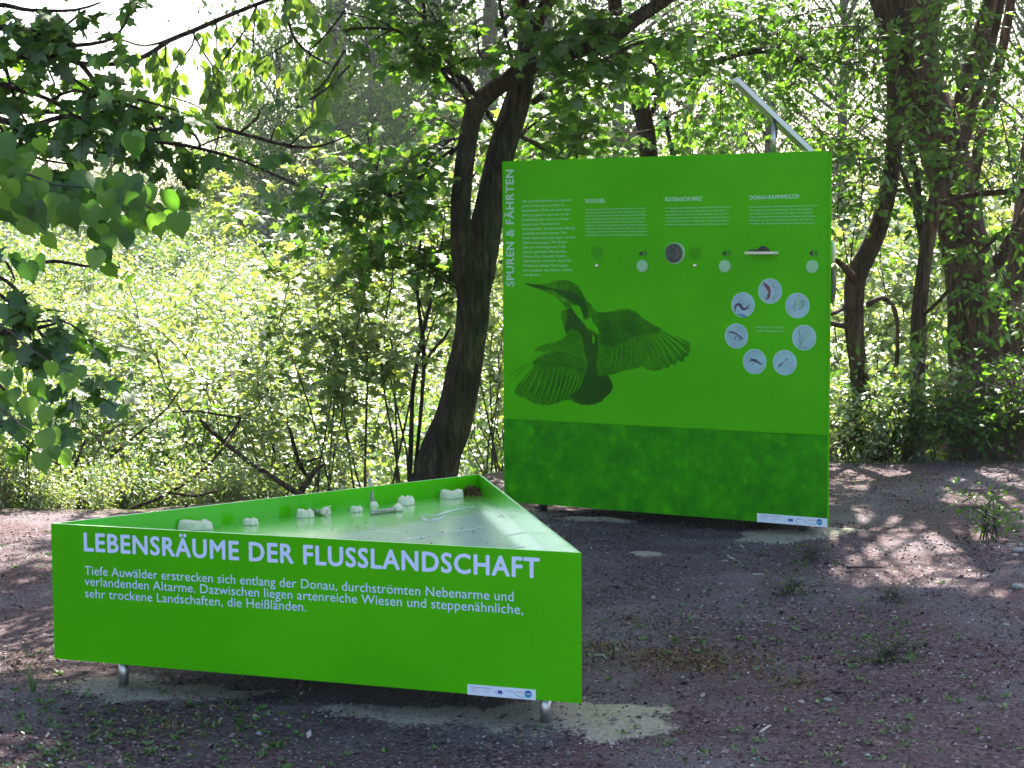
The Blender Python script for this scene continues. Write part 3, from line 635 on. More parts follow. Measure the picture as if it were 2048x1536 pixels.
hanging('maple_tree', 'maple boughs with pointed leaves reaching in from the upper left against white sky', [(-3.6, 8.6, -.1), (-3.5, 8.5, 1.5), (-3.3, 8.4, 3.5), (-3.1, 8.6, 5.5), (-2.9, 8.9, 8)], [.16, .14, .12, .09, .05],
        [([(-60, 60, D1, 7), (60, 60, D1, 6), (130, 90, D1, 5), (230, 75, D1, 3), (260, 20, D1, 2)], 'trunk'),
         ([(-60, 110, D1, 8), (60, 112, D1, 7), (150, 122, D1, 6), (172, 140, D1, 5), (215, 190, D1, 4), (268, 214, D1, 4), (320, 235, D1, 4), (390, 270, D1, 3), (400, 300, D1, 2)], 'trunk'),
         ([(-60, 240, D1, 8), (20, 245, D1, 7), (50, 255, D1, 6), (130, 232, D1, 5), (170, 240, D1, 4), (235, 270, D1, 4), (310, 283, D1, 3.5), (400, 297, D1, 3), (500, 327, D1, 2.5), (560, 355, D1, 2)], 'trunk'),
         ([(-60, 170, D1, 6), (40, 180, D1, 5), (110, 205, D1, 4), (160, 240, D1, 3)], 'trunk'),
         ([(-60, 10, D1, 6), (60, 20, D1, 4), (150, 20, D1, 3), (200, 5, D1, 2)], 'trunk'),
         [(50, 112, D1, 3), (120, 60, D1, 3), (170, 20, D1, 2)], [(130, 122, D1, 4), (150, 160, D1, 3), (195, 190, D1, 3), (230, 230, D1, 2)], [(30, 250, D1, 4), (60, 310, D1, 3), (150, 330, D1, 2)],
         [(100, 205, D1, 4), (150, 180, D1, 3), (250, 220, D1, 3)], [(10, 130, D1, 4), (30, 200, D1, 3), (60, 260, D1, 2)], [(190, 240, D1, 3), (230, 200, D1, 3), (280, 200, D1, 3), (350, 220, D1, 2)],
         [(300, 235, D1, 3), (320, 280, D1, 2), (350, 330, D1, 2), (370, 370, D1, 1.5)], [(60, 60, D1, 3), (80, 100, D1, 2), (110, 170, D1, 2)], [(0, 250, D1, 3), (30, 330, D1, 3), (90, 370, D1, 2)],
         ([(-60, 660, 6.2, 6), (30, 662, 6.2, 5), (80, 655, 6.2, 4), (118, 645, 6.2, 2)], 'trunk'), [(-40, 560, 6.2, 5), (0, 590, 6.2, 4), (60, 640, 6.2, 3), (120, 720, 6.2, 2), (150, 760, 6.2, 2)],
         [(-40, 540, 6.2, 5), (10, 560, 6.2, 4), (50, 600, 6.2, 3), (60, 640, 6.2, 2)], [(-40, 840, 6.2, 4), (0, 850, 6.2, 3), (60, 900, 6.2, 2), (120, 930, 6.2, 2)], [(40, 650, 6.2, 3), (120, 640, 6.2, 2), (165, 665, 6.2, 2)],
         [(-40, 480, 6.2, 5), (10, 520, 6.2, 3), (30, 560, 6.2, 2)], [(-30, 750, 6.2, 4), (20, 790, 6.2, 3), (60, 870, 6.2, 2)]],
        T_MAPLE, (.06, .10), 20, L_MAPLE, L_MAPLE_O, 300, 32, extra=lambda px, py: (py < 900) & ~((px > 250) & (py > 420)), tl=(.06, .25), droop=.5, nleaf=4, face=.7, over=85, overbox=(-5, -0.5, 7.5, 13, 4.0, 8.5))
D2 = 9.5
hanging('cherry_tree', 'bare-looking bough with drooping sunlit narrow leaves crossing the white sky', [(-5.2, 10.5, -.8), (-5.0, 10.4, 2), (-4.6, 10.2, 4), (-4.4, 10.0, 6)], [.14, .12, .09, .05],
        [([(60, 112, D2, 5), (150, 125, D2, 5), (225, 128, D2, 5), (290, 112, D2, 5), (340, 80, D2, 5), (385, 62, D2, 5), (440, 38, D2, 5), (525, 4, D2, 4), (620, -30, D2, 4)], 'trunk'),
         [(385, 62, D2, 3), (340, 78, D2, 3), (290, 92, D2, 2), (230, 75, D2, 2)], [(388, 65, D2, 2), (385, 90, D2, 2), (350, 140, D2, 1.5), (340, 200, D2, 1.2)], [(515, 8, D2, 2.5), (490, 60, D2, 2), (450, 115, D2, 2), (415, 180, D2, 1.5)],
         [(385, 64, D2, 2), (410, 110, D2, 2), (440, 150, D2, 1.5)], [(432, 45, D2, 2), (434, 100, D2, 1.5), (430, 140, D2, 1)], [(330, 80, D2, 2), (332, 130, D2, 1.5), (330, 190, D2, 1)],
         [(570, 0, D2, 3), (585, 70, D2, 3), (620, 108, D2, 2.5), (656, 127, D2, 2)], [(690, 100, D2, 2.5), (640, 175, D2, 2), (590, 200, D2, 2)], [(700, 130, D2, 2.5), (650, 180, D2, 2), (592, 215, D2, 2)],
         [(510, 20, D2, 2), (506, 90, D2, 1.5), (500, 160, D2, 1)], [(690, 20, D2, 2), (660, 60, D2, 2), (620, 100, D2, 1.5)], [(585, 80, D2, 2), (540, 108, D2, 1.6), (500, 125, D2, 1.2)],
         [(400, 130, D2, 1.5), (440, 170, D2, 1.4), (450, 210, D2, 1)], [(330, 190, D2, 1.5), (400, 215, D2, 1.4), (455, 265, D2, 1)]],
        T_OVAL, (.06, .095), 24, L_SUNNY, L_SUNNY, 0, 33, tl=(.05, .2), droop=1.2, nleaf=4, face=1.2, extra=lambda px, py: (px > 250) & (px < 720) & (py < 260), start=.1)
hanging('maple_tree', 'long thin bare boughs with few leaves crossing the hazy trees at upper left', [(-3.9, 9.4, -.3), (-3.8, 9.3, 2), (-3.6, 9.3, 4.5)], [.09, .08, .04],
        [([(200, 225, 9, 5), (305, 260, 9, 4.5), (380, 242, 9, 4), (480, 266, 9, 4), (580, 292, 9, 3.5), (640, 292, 9, 2.5), (700, 270, 9, 1.5)], 'trunk'),
         [(305, 278, 9, 4), (400, 297, 9, 3.5), (480, 320, 9, 3), (545, 348, 9, 2.5), (600, 372, 9, 2)],
         [(480, 265, 9, 2.5), (515, 235, 9, 2.5), (518, 218, 9, 2)], [(360, 290, 9, 2), (362, 330, 9, 1.5)], [(580, 290, 9, 2), (630, 245, 9, 1.5)], [(540, 285, 9, 2), (552, 250, 9, 1.5)], [(380, 300, 9, 2), (440, 275, 9, 2), (460, 272, 9, 1.5)],
         [(440, 262, 9, 2), (430, 300, 9, 1.5)], [(50, 530, 8, 4), (110, 522, 8, 4), (170, 532, 8, 3), (240, 535, 8, 2)]],
        T_MAPLE, (.045, .07), 3.5, L_YOUNG, L_MAPLE_O, 60, 34, tl=(.05, .14), droop=.5, nleaf=3)

# linden: every large leaf is a part
root = empty('linden_tree', (-2.5, 4.6, 0), 'linden twigs with large dark heart-shaped leaves hanging in at the left border', 'tree')
_, Pt, Rt = limb('trunk', [(-2.5, 4.6, -.1), (-2.45, 4.6, 1.5), (-2.4, 4.65, 3), (-2.3, 4.7, 5)], [.12, .11, .09, .05], B_MAIN, root, 12, .1, 3)
DL = 4.5
ov, ovb = seeds(rs, [(Pt[len(Pt) // 2:], Rt[len(Pt) // 2:])], 60, 5.0, box=(-4.5, 1.2, 4.8, 10.5, 3.7, 7.0), r0=.01)  # unseen over-crown, added to shade the linden leaves, tray and foreground
g2 = foliage(rs, ov, 9, (.3, .7), 7, (.10, .15), T_OVAL, .25, .7, .25, cull=lambda P: cull_sun(P) | ((project(P)[1] > -30) & (project(P)[2] > 0)))
V, F, tt = leaf_cloud(T_OVAL, g2['P'], g2['D'], g2['N'], g2['s'], g2['t']); link('upper_crown', trimesh('upper_crown', V, F, tt), root, L_MAPLE, kind='stuff')
V, F, tt = join_arrays([tube(a_, b_, 4, cap=False) for a_, b_, c_ in ovb]); link('twigs', trimesh('twigs', V, F), root, B_TWIG, kind='stuff')
stems = [[(-200, 330, DL, 7), (0, 340, DL, 6), (60, 350, DL, 5), (110, 370, DL, 4), (180, 375, DL, 4), (250, 395, DL, 3), (320, 425, DL, 3), (350, 460, DL, 2)], [(-200, 380, DL - .1, 6), (0, 400, DL - .1, 5), (60, 430, DL - .1, 4), (90, 460, DL - .1, 3)],
         [(-200, 760, DL, 6), (-30, 800, DL, 4), (40, 850, DL, 3), (90, 880, DL, 2), (110, 900, DL, 2)], [(-200, 620, DL, 6), (-20, 640, DL, 4), (50, 690, DL, 3), (120, 735, DL, 2), (160, 745, DL, 2)]]
for sp in stems:
    p_, r_ = pxline(sp); k = np.argmin(np.abs(Pt[:, 2] - p_[0][2])); p_.insert(0, Pt[k]); r_.insert(0, .012)
    limb('branch', p_, [x * .55 for x in r_], B_TWIG, root, 7, .05, 2)
LZ = [(60, 1060), (240, 920), (110, 1110), (250, 1130), (200, 1200), (330, 1290), (180, 1300), (60, 1250), (150, 1410), (300, 1500), (210, 1400), (500, 1120), (560, 1230), (620, 1180), (700, 1180), (820, 1150), (820, 1300), (740, 1230), (460, 1330), (520, 1290),
      (600, 1440), (580, 1390), (930, 1330), (1000, 1270), (1080, 1400), (940, 1400), (770, 1400), (690, 1330), (480, 1080), (400, 1260), (800, 930), (760, 1480), (650, 1500), (30, 930), (20, 1130), (320, 1180), (880, 1220), (1000, 1380), (380, 1340), (30, 1010), (170, 1010), (130, 1220), (270, 1230), (60, 1190), (650, 1250), (540, 1340), (860, 1390), (20, 1320), (120, 1330),
      (240, 1330), (430, 1180), (620, 1340), (790, 1230)]
LP = [(x / 3.01, y / 3.01 - 14) for x, y in LZ] + [(30, 750), (65, 780), (100, 740), (130, 760), (160, 745), (45, 815), (85, 830), (20, 800), (90, 880), (110, 905), (85, 925), (125, 925), (60, 850), (110, 870), (20, 720), (5, 770), (60, 545), (30, 520), (75, 525), (190, 520), (220, 545)]
LP += [(x + rs.uniform(-16, 16), y + rs.uniform(-14, 14)) for x, y in LP[::2]]
lm = [None] * 3
for v in range(3):
    fo = fan([(0, .05), (.14, -.06), (.34, -.02), (.49, .16), (.50, .36), (.43, .56), (.30, .74), (.12, .90), (0, 1.12 + .05 * v)], (0, .36), .12 + .1 * v, .1 + .12 * v)
    # finer blade: three rings so the fold and curl read
    Vv, Ff = fo; outl = Vv[1:]; cen = Vv[0]; rings = [cen + (outl - cen) * k for k in (.4, .75, 1.0)]
    VV = [cen]; n = len(outl)
    for q, rg in enumerate(rings):
        for j, p in enumerate(rg):
            x, y = p[0], p[1]; VV.append((x, y, -(.14 + .1 * v) * abs(x) ** 1.1 - (.1 + .13 * v) * y * y + .02 * math.sin(j * 2.4 + v) * (q + 1) / 3))
    FF = [(0, 1 + j, 1 + (j + 1) % n) for j in range(n)]
    for q in (0, 1):
        for j in range(n):
            a0, a1 = 1 + q * n + j, 1 + q * n + (j + 1) % n; FF.append((a0, a0 + n, a1 + n)); FF.append((a0, a1 + n, a1))
    lm[v] = pymesh('leaf', VV, FF); lm[v].materials.append(L_LINDEN)
    lm[v].polygons.foreach_set('use_smooth', [True] * len(lm[v].polygons))
off = Matrix.Translation(-Vector(root.location))
for i, (x, y) in enumerate(LP):
    Y = DL + rs.uniform(-.25, .25)
    p = at(x, y, Y); sc = rs.uniform(.042, .072) * (.8 if y > 500 else 1)
    d = unit(np.array([rs.normal(.25, .35), rs.normal(0, .35), -1.0])); nr = np.array([rs.normal(0, .5), -1.0, rs.normal(.35, .4)])
    X = unit(np.cross(d, nr)); Z = np.cross(X, d); p = p - d * sc * .5
    o = bpy.data.objects.new('leaf', lm[i % 3]); C.objects.link(o); o.parent = root; o.matrix_parent_inverse = off
    o.matrix_basis = Matrix(((X[0] * sc, d[0] * sc, Z[0] * sc, p[0]), (X[1] * sc, d[1] * sc, Z[1] * sc, p[1]), (X[2] * sc, d[2] * sc, Z[2] * sc, p[2]), (0, 0, 0, 1)))

# ------------------------------------------------------------ far trees
def far_variant(seed, H, W, leaf=.17, n=9500, lo=.12):
    rs = np.random.RandomState(seed)
    # trunk and limbs to targets in an uneven crown
    lines, br = [], []
    tp = np.array([(0, 0, 0), (.1, 0, H * .3), (-.1, .1, H * .6), (.1, 0, H * .92)], float) + rs.normal(0, .12, (4, 3)) * [1, 1, 0]; tp[0] = 0
    Pt, Rt = smooth_line(tp, [.024 * H, .02 * H, .012 * H, .004 * H], .4)
    nb = 46
    for i in range(nb):
        u = rs.uniform(lo, 1); z = H * u; wr = W * (math.sin(math.pi * min(1, (u - lo * .5) / 1.0) ** .8) * .85 + .2) * rs.uniform(.55, 1.1)
        an = rs.uniform(0, 6.283); B = np.array([math.cos(an) * wr, math.sin(an) * wr, z]); k = int(len(Pt) * max(0.08, min(.95, u - .14)))
        Q = curve_to(rs, Pt[k], B, .05); lines.append(Q); br.append((Q, np.linspace(.006 * H, .01, len(Q)), 4))
    P, D = [], []
    ctr = np.array([Q[min(8, rs.randint(3, 9))] for Q in lines for _ in range(3)])
    c = ctr[rs.randint(len(ctr), size=n)]; P = c + rs.normal(0, 1, (n, 3)) * [W * .16, W * .16, H * .035]
    D = unit(rs.normal(0, 1, (n, 3)) + [0, 0, -.3]); NR = rs.normal(0, .6, (n, 3)) + [0, 0, 1]
    s = rs.uniform(.7, 1.3, n) * leaf; V, F, t = leaf_cloud(T_SMALL, P, D, NR, s, rs.rand(n))
    crown = trimesh('crown', V, F, t); crown.materials.append(L_FAR)
    V, F, t = join_arrays([tube(Pt, Rt, 8)] + [tube(a_, b_, c_, cap=False) for a_, b_, c_ in br]); trunk = trimesh('trunk', V, F); trunk.materials.append(B_FAR)
    return crown, trunk
FV = [far_variant(1, 13, 4.2), far_variant(2, 11, 3.6, n=9000), far_variant(3, 15, 4.5, n=11000), far_variant(4, 6.5, 3.0, .11, 12000, .02)]
FAR = [  # px, distance, variant, scale, rot, label
    (300, 82, 0, .46, 0, 'small hazy round tree low in front of the white sky gap'), (480, 70, 1, .6, 1, 'pale thin tree under the drooping sunlit bough'),
    (560, 62, 1, .62, 2, 'grey-green tree with fine twigs left of the tall one'), (668, 66, 2, 1.35, 3, 'tallest far tree, its crown leaving the top of the photo left of centre'), (780, 60, 0, 1.25, 4, 'tall far tree with sky holes left of the forked maple'),
    (880, 58, 1, 1.2, 5, 'far tree seen between the two limbs of the forked maple'), (985, 55, 0, 1.1, 0.5, 'far tree directly behind the forked maple'), (1100, 52, 2, .7, 1.5, 'far tree behind the upper left corner of the panel'),
    (1240, 50, 0, .75, 2.5, 'far tree behind the middle of the panel top'), (1390, 54, 1, .8, 3.5, 'far tree behind the branches left of the solar plate'), (1540, 50, 2, .55, 4.5, 'far tree behind the solar plate post'), (1680, 48, 0, .6, 5.5, 'far tree behind the right corner of the column'),
    (1800, 52, 1, .75, .8, 'far tree behind the gap between the two slim trunks'), (1930, 50, 2, .55, 1.8, 'far tree behind the hollow old trunk'), (2060, 46, 0, .6, 2.8, 'far tree behind the right border trunk'),
    (390, 58, 3, .62, 1.1, 'bushy low tree below the white sky gap'), (230, 64, 3, .7, 2.2, 'bushy low tree behind the maple boughs at left'), (90, 60, 3, .75, 3.3, 'bushy low tree behind the linden leaves at left'), (-40, 56, 3, .8, 4.1, 'bushy low tree at the left border'),
    (520, 50, 3, .75, 5.2, 'bushy tree left of the dark hollow in the far thicket'), (640, 47, 3, .9, .3, 'dark bushy tree behind the tip of the maple spray'), (760, 50, 3, 1.1, 1.4, 'bushy tree left of the forked trunk')]
for (px, Y, v, sc, rot, lab) in FAR:
    p = at(px, 500, Y); z = float(height(p[0], p[1]))
    r_ = empty('far_tree', (p[0], p[1], z - .1), lab, 'tree', 'far trees beyond the thicket')
    r_.rotation_euler.z = rot; r_.scale = (sc, sc, sc * (1.25 if v != 3 else 1))
    for nm, me in (('crown', FV[v][0]), ('trunk', FV[v][1])):
        o = bpy.data.objects.new(nm, me); C.objects.link(o); o.parent = r_
        if nm == 'crown': o['kind'] = 'stuff'

# ------------------------------------------------------------ thicket: sprigs instanced over the bank (one mass)
def sprig(seed, H=1.0, W=.6, n=520, leaf=.045, T=T_SMALL, ns=9):
    rs = np.random.RandomState(seed); A, B, LPn = [], [], []
    lines = []
    for i in range(ns):
        an = rs.uniform(0, 6.28); rr = W * rs.uniform(.2, 1); h = H * rs.uniform(.55, 1)
        Q = curve_to(rs, (rs.normal(0, .05), rs.normal(0, .05), 0), (math.cos(an) * rr, math.sin(an) * rr, h), .12, .1, 6); lines.append(Q)
    u = rs.rand(n) ** .7; k = rs.randint(0, ns, n); L = np.array(lines); x = u * 4.99; i = x.astype(int); f = (x - i)[:, None]
    P = L[k, i] * (1 - f) + L[k, i + 1] * f + rs.normal(0, 1, (n, 3)) * [.09 * W / .6, .09 * W / .6, .07]
    P[:, 2] = np.abs(P[:, 2])
    D = unit(rs.normal(0, 1, (n, 3)) + [0, 0, .1]); NR = rs.normal(0, .55, (n, 3)) + [0, 0, 1]
    leafs = leaf_cloud(T, P, D, NR, rs.uniform(.7, 1.3, n) * leaf, rs.rand(n))
    st = join_arrays([tube(Q, np.linspace(.006, .002, len(Q)), 3, cap=False) for Q in lines])
    V, F, t = join_arrays([leafs, st]); me = trimesh('sprig', V, F, t)
    me.materials.append(None); me.materials.append(M_DRY)
    idx = np.zeros(len(F), dtype=np.int32); idx[len(leafs[1]):] = 1; me.polygons.foreach_set('material_index', idx)
    return me
def scatter(name, pts, rots, scales, ids, meshes, mats, label=None, cat=None):
    """one object: geometry nodes put a sprig on every point"""
    me = bpy.data.meshes.new(name); me.vertices.add(len(pts)); me.vertices.foreach_set('co', np.ascontiguousarray(pts, dtype=np.float32).ravel())
    for nm, typ, val in (('rot', 'FLOAT_VECTOR', rots), ('scl', 'FLOAT', scales), ('pick', 'INT', ids)):
        a = me.attributes.new(nm, typ, 'POINT'); a.data.foreach_set('vector' if typ == 'FLOAT_VECTOR' else 'value', np.ascontiguousarray(val, dtype=np.int32 if typ == 'INT' else np.float32).ravel())
    me.update()
    o = bpy.data.objects.new(name, me); C.objects.link(o); o['kind'] = 'stuff'; tag(o, label, cat)
    ng = bpy.data.node_groups.new(name + ' nodes', 'GeometryNodeTree')
    ng.interface.new_socket('Geometry', in_out='INPUT', socket_type='NodeSocketGeometry'); ng.interface.new_socket('Geometry', in_out='OUTPUT', socket_type='NodeSocketGeometry')
    gi = ng.nodes.new('NodeGroupInput'); go = ng.nodes.new('NodeGroupOutput'); jn = ng.nodes.new('GeometryNodeGeometryToInstance')
    for me2 in meshes:
        so = bpy.data.objects.new('sprig source', me2)
        oi = ng.nodes.new('GeometryNodeObjectInfo'); oi.inputs[0].default_value = so
        ng.links.new(oi.outputs['Geometry'], jn.inputs[0])
    ip = ng.nodes.new('GeometryNodeInstanceOnPoints'); ip.inputs['Pick Instance'].default_value = True
    def named(nm, t):
        n = ng.nodes.new('GeometryNodeInputNamedAttribute'); n.data_type = t; n.inputs[0].default_value = nm; return n.outputs[0]
    ng.links.new(gi.outputs[0], ip.inputs['Points'])
    # a list of instances to pick from: one geometry-to-instance per mesh
    ng.nodes.remove(jn); jg = ng.nodes.new('GeometryNodeJoinGeometry')
    for n in [n for n in ng.nodes if n.bl_idname == 'GeometryNodeObjectInfo']:
        g2 = ng.nodes.new('GeometryNodeGeometryToInstance'); ng.links.new(n.outputs['Geometry'], g2.inputs[0]); ng.links.new(g2.outputs[0], jg.inputs[0])
    ng.links.new(jg.outputs[0], ip.inputs['Instance']); ng.links.new(named('pick', 'INT'), ip.inputs['Instance Index'])
    rv = ng.nodes.new('FunctionNodeEulerToRotation'); ng.links.new(named('rot', 'FLOAT_VECTOR'), rv.inputs[0]); ng.links.new(rv.outputs[0], ip.inputs['Rotation'])
    ng.links.new(named('scl', 'FLOAT'), ip.inputs['Scale']); ng.links.new(ip.outputs[0], go.inputs[0])
    md = o.modifiers.new('scatter', 'NODES'); md.node_group = ng
    return o
SP = [sprig(1, n=420, leaf=.06, T=T_OVAL), sprig(2, .8, .7, 420, .055, T_OVAL), sprig(3, 1.2, .5, 420, .06, T_OVAL), sprig(4, .7, .8, 420), sprig(5, 1.0, .6, 300, .085, T_OVAL, 7)]
L_MID = leaf_mat('bramble leaf', [(0, (.035, .085, .02)), (.6, (.07, .15, .03)), (1, (.12, .21, .05))], .5, .12, 1.7, rough=.45)
L_PALE = leaf_mat('pale leaf', [(0, (.11, .19, .045)), (.6, (.19, .27, .08)), (1, (.34, .38, .18))], .5, .10, 1.5, rough=.5)
for me, lm_ in zip(SP, (L_YOUNG, L_PALE, L_YOUNG, L_PALE, L_MID)): me.materials[0] = lm_
rs = np.random.RandomState(55)
pts = []
yy = 10.6
n_try = 9000
Y_ = 10.6 + (52 - 10.6) * rs.rand(n_try) ** 1.35
X_ = rs.uniform(-1, 1, n_try) * (Y_ * .33 + 1.0)
k = (Y_ > edge_y(X_) + .15) & ~((X_ > -.4) & (Y_ < 14.5) & (rs.rand(n_try) < .5))
X_, Y_ = X_[k], Y_[k]
dens = fbm(X_, Y_, 40, .45, 3)
k = rs.rand(len(X_)) < np.clip((dens - .33) * 4.2, .06, 1) * np.where(Y_ - edge_y(X_) < 2.2, .45, 1); X_, Y_ = X_[k], Y_[k]
hs = (.30 + 1.25 * fbm(X_, Y_, 41, .4, 3)) * rs.uniform(.6, 1.25, len(X_)) * (1 + .8 * sm((Y_ - 25) / 20)) * (.55 + .45 * sm((Y_ - edge_y(X_)) / 1.2))
pts = np.stack([X_, Y_, height(X_, Y_) - .05], 1)
scatter('undergrowth', pts, np.stack([rs.normal(0, .15, len(X_)), rs.normal(0, .15, len(X_)), rs.uniform(0, 6.28, len(X_))], 1), hs, np.where(rs.rand(len(X_)) < .8, (fbm(X_, Y_, 47, .5, 3) * 9 - 2).astype(int).clip(0, 4), rs.randint(0, 5, len(X_))), SP, None,
        'sunlit low thicket of bramble and young shoots covering the bank behind the tray', 'thicket')
print('undergrowth', len(X_))

# ------------------------------------------------------------ shrubs and saplings that can be told apart
def shrub_variant(seed, H, W, nst, leaf, lmat, T=T_OVAL, per_m=16, nleaf=5, upright=.6):
    rs = np.random.RandomState(seed); lines, br = [], []
    for i in range(nst):
        an = rs.uniform(0, 6.28); rr = W * rs.uniform(.15, 1) * (1 - upright * .4); Q = curve_to(rs, (rs.normal(0, .07), rs.normal(0, .07), -.05), (math.cos(an) * rr, math.sin(an) * rr, H * rs.uniform(.5, 1)), .10, .35, 10)
        lines.append(Q); br.append((Q, np.linspace(.004 + .0018 * H, .002, len(Q)), 5))
        for j in range(3):
            k = rs.randint(3, 8); an = rs.uniform(0, 6.28); q = curve_to(rs, Q[k], Q[k] + np.array([math.cos(an), math.sin(an), rs.uniform(.1, .8)]) * W * .5, .06, .1, 6); lines.append(q); br.append((q, np.linspace(.005, .002, 6), 3))
    f = foliage(rs, lines, per_m, (.08, .28), nleaf, leaf, T, .15, .4, .18, thick=.0016)
    V, F, t = leaf_cloud(T, f['P'], f['D'], f['N'], f['s'], f['t']); a_ = trimesh('foliage', V, F, t); a_.materials.append(lmat)
    V, F, t = join_arrays([stick_cloud(*f['sticks'])] + [tube(p, r, s_, cap=False) for p, r, s_ in br]); b_ = trimesh('stems', V, F); b_.materials.append(B_TWIG)
    return a_, b_
SV = [shrub_variant(1, 2.3, .9, 5, (.05, .085), L_YOUNG, per_m=22, upright=.3), shrub_variant(2, 1.5, .8, 9, (.04, .07), L_YOUNG), shrub_variant(3, 1.0, .8, 9, (.04, .065), L_DARK, per_m=18), shrub_variant(4, 2.8, 1.1, 4, (.06, .10), L_YOUNG, T_MAPLE_S, 20, upright=.2), shrub_variant(5, .6, .5, 8, (.035, .06), L_DARK, per_m=20)]
SHR = [(455, 12.4, 0, 1.0, 'upright bundle of leafy shoots left of the broken branch'), (540, 12.9, 0, .85, 'narrow leafy sapling above the broken branch'), (650, 12.2, 3, .85, 'leafy sapling above the middle of the tray wall'), (725, 12.8, 3, .95, 'broad green sapling two shrubs left of the forked trunk'),
       (800, 12.6, 3, 1.0, 'dark green sapling right beside the forked trunk on its left'), (600, 13.4, 1, 1.1, 'round bush behind the broken branch fork'), (985, 12.9, 3, .8, 'tall shoots filling the gap between forked trunk and column'), (1010, 14, 1, 1.2, 'bush behind the left edge of the column'),
       (370, 13.2, 1, 1.0, 'loose bush left of the upright shoots'), (270, 12.0, 2, .95, 'low leafy bush at the foot of the bank left of centre'), (160, 12.2, 1, .95, 'low bush between the linden leaves and the tray corner'), (60, 11.9, 2, 1.1, 'low dark bush at the left border'), (320, 15.5, 1, 1.1, 'bush half-way up the sunlit bank'),
       (220, 17, 1, 1.2, 'bush in the middle of the sunlit bank'), (500, 17, 1, 1.2, 'bush on the bank behind the upright shoots'), (120, 15, 1, 1.1, 'bush on the bank above the low linden leaves'), (700, 16, 1, 1.4, 'bush on the bank left of the forked trunk'), (420, 21, 1, 1.4, 'small far bush on the crest of the bank'),
       (1690, 14.4, 1, .9, 'light bush right behind the column edge'), (1780, 14.6, 2, .8, 'low bush between the two slim trunks'), (1860, 14.0, 2, .55, 'dark bush at the foot of the second slim trunk'), (1930, 13.8, 2, .5, 'dark bush in front of the thick old trunk'), (2010, 13.6, 2, .5, 'dark bush below the right border trunk'),
       (1680, 13.5, 4, 1.1, 'tiny bush at the foot of the bent trunk, left side'), (1790, 13.3, 4, 1.1, 'tiny bush between the slim trunk feet'), (1850, 13.2, 4, 1.0, 'tiny bush right of the second slim trunk foot'), (1900, 13.2, 4, 1.2, 'tiny bush at the wood edge in front of the brushwood'), (1960, 13.1, 4, 1.1, 'tiny bush at the wood edge near the right border'), (2040, 13.1, 4, 1.3, 'tiny bush cut by the right border'),
       (1900, 18, 3, 1.1, 'tall bush behind the thick old trunk'), (1740, 18, 3, 1.2, 'tall bush behind the bent trunk'), (1660, 17, 3, 1.0, 'tall bush behind the column corner'), (2040, 18, 3, 1.3, 'tall bush behind the right border trunk'), (1980, 15.4, 1, 1.0, 'bush climbing beside the thick old trunk'), (1850, 20, 3, 1.3, 'tall bright bush far behind the slim trunks')]
for i, (px, Y, v, sc, lab) in enumerate(SHR):
    p = at(px, 900, Y); z = float(height(p[0], p[1]))
    r_ = empty('sapling' if v in (0, 3) else 'shrub', (p[0], p[1], z), lab, 'sapling' if v in (0, 3) else 'shrub', 'shrubs and saplings on the bank')
    r_.rotation_euler.z = i * 1.7; r_.scale = (sc, sc, sc)
    for nm, me in (('foliage', SV[v][0]), ('stems', SV[v][1])):
        o = bpy.data.objects.new(nm, me); C.objects.link(o); o.parent = r_; o['kind'] = 'stuff'

# sapling with two dark stems by the forked trunk, and dead wood over the bank
def wood_thing(name, label, cat, specs, mat, sides=7, rough=.12):
    q, r2 = pxline(specs[0]); root = empty(name, tuple(q[0]), label, cat)
    for i, sp in enumerate(specs):
        q, r2 = pxline(sp); limb('stem' if i == 0 else 'branch', q, r2, mat, root, sides, rough, i + 3, .05)
    return root
YS = 12.0
wood_thing('sapling', 'two thin forked dark stems just left of the forked maple trunk', 'sapling',
           [[(818, 985, YS, 5), (822, 880, YS, 5), (826, 780, YS, 4.5), (838, 700, YS, 4.5), (852, 640, YS, 4), (870, 570, YS, 3), (882, 500, YS, 2), (890, 430, YS, 1.5)],
            [(826, 985, YS, 4), (838, 860, YS, 4), (846, 760, YS, 4), (848, 690, YS, 4), (838, 620, YS, 3.5), (835, 560, YS, 3), (842, 480, YS, 2)], [(848, 735, YS, 3.5), (862, 705, YS, 3), (885, 680, YS, 3), (902, 655, YS, 2)], [(850, 640, YS, 2), (835, 590, YS, 2), (810, 560, YS, 1.5), (780, 530, YS, 1)]], B_MAIN)
wood_thing('broken_branch', 'thick brown broken branch slanting down to the tray wall', 'branch', [[(396, 832, 11.8, 3), (412, 852, 11.8, 4.5), (450, 885, 11.7, 5), (500, 925, 11.5, 5), (560, 965, 11.3, 6), (605, 992, 11.1, 7), (640, 1010, 11, 7)], [(596, 990, 11.2, 7), (615, 962, 11.3, 7), (632, 938, 11.4, 5), (650, 930, 11.4, 3)]], B_OLD)
wood_thing('dead_branch', 'long thin dead branch rising right from above the tray corner', 'branch', [[(262, 1018, 10.9, 4), (330, 990, 11, 4), (400, 945, 11.1, 3.5), (450, 890, 11.3, 3), (480, 845, 11.5, 2)], [(345, 985, 11, 4), (390, 992, 10.9, 3), (440, 980, 10.8, 2)]], B_OLD)
wood_thing('dead_branch', 'thin dead branch running up right across the middle of the bank', 'branch', [[(140, 970, 11.5, 4), (190, 940, 11.6, 3), (260, 880, 11.8, 2.5), (330, 820, 12, 2), (360, 780, 12, 1.5)], [(110, 1030, 11.3, 4), (128, 990, 11.4, 4), (142, 950, 11.5, 3), (170, 880, 11.6, 2)]], B_OLD)
wood_thing('dead_branch', 'short reddish dead stem standing above the left tray corner', 'branch', [[(158, 1022, 11, 4), (168, 990, 11, 4), (172, 955, 11, 2.5)]], B_OLD)
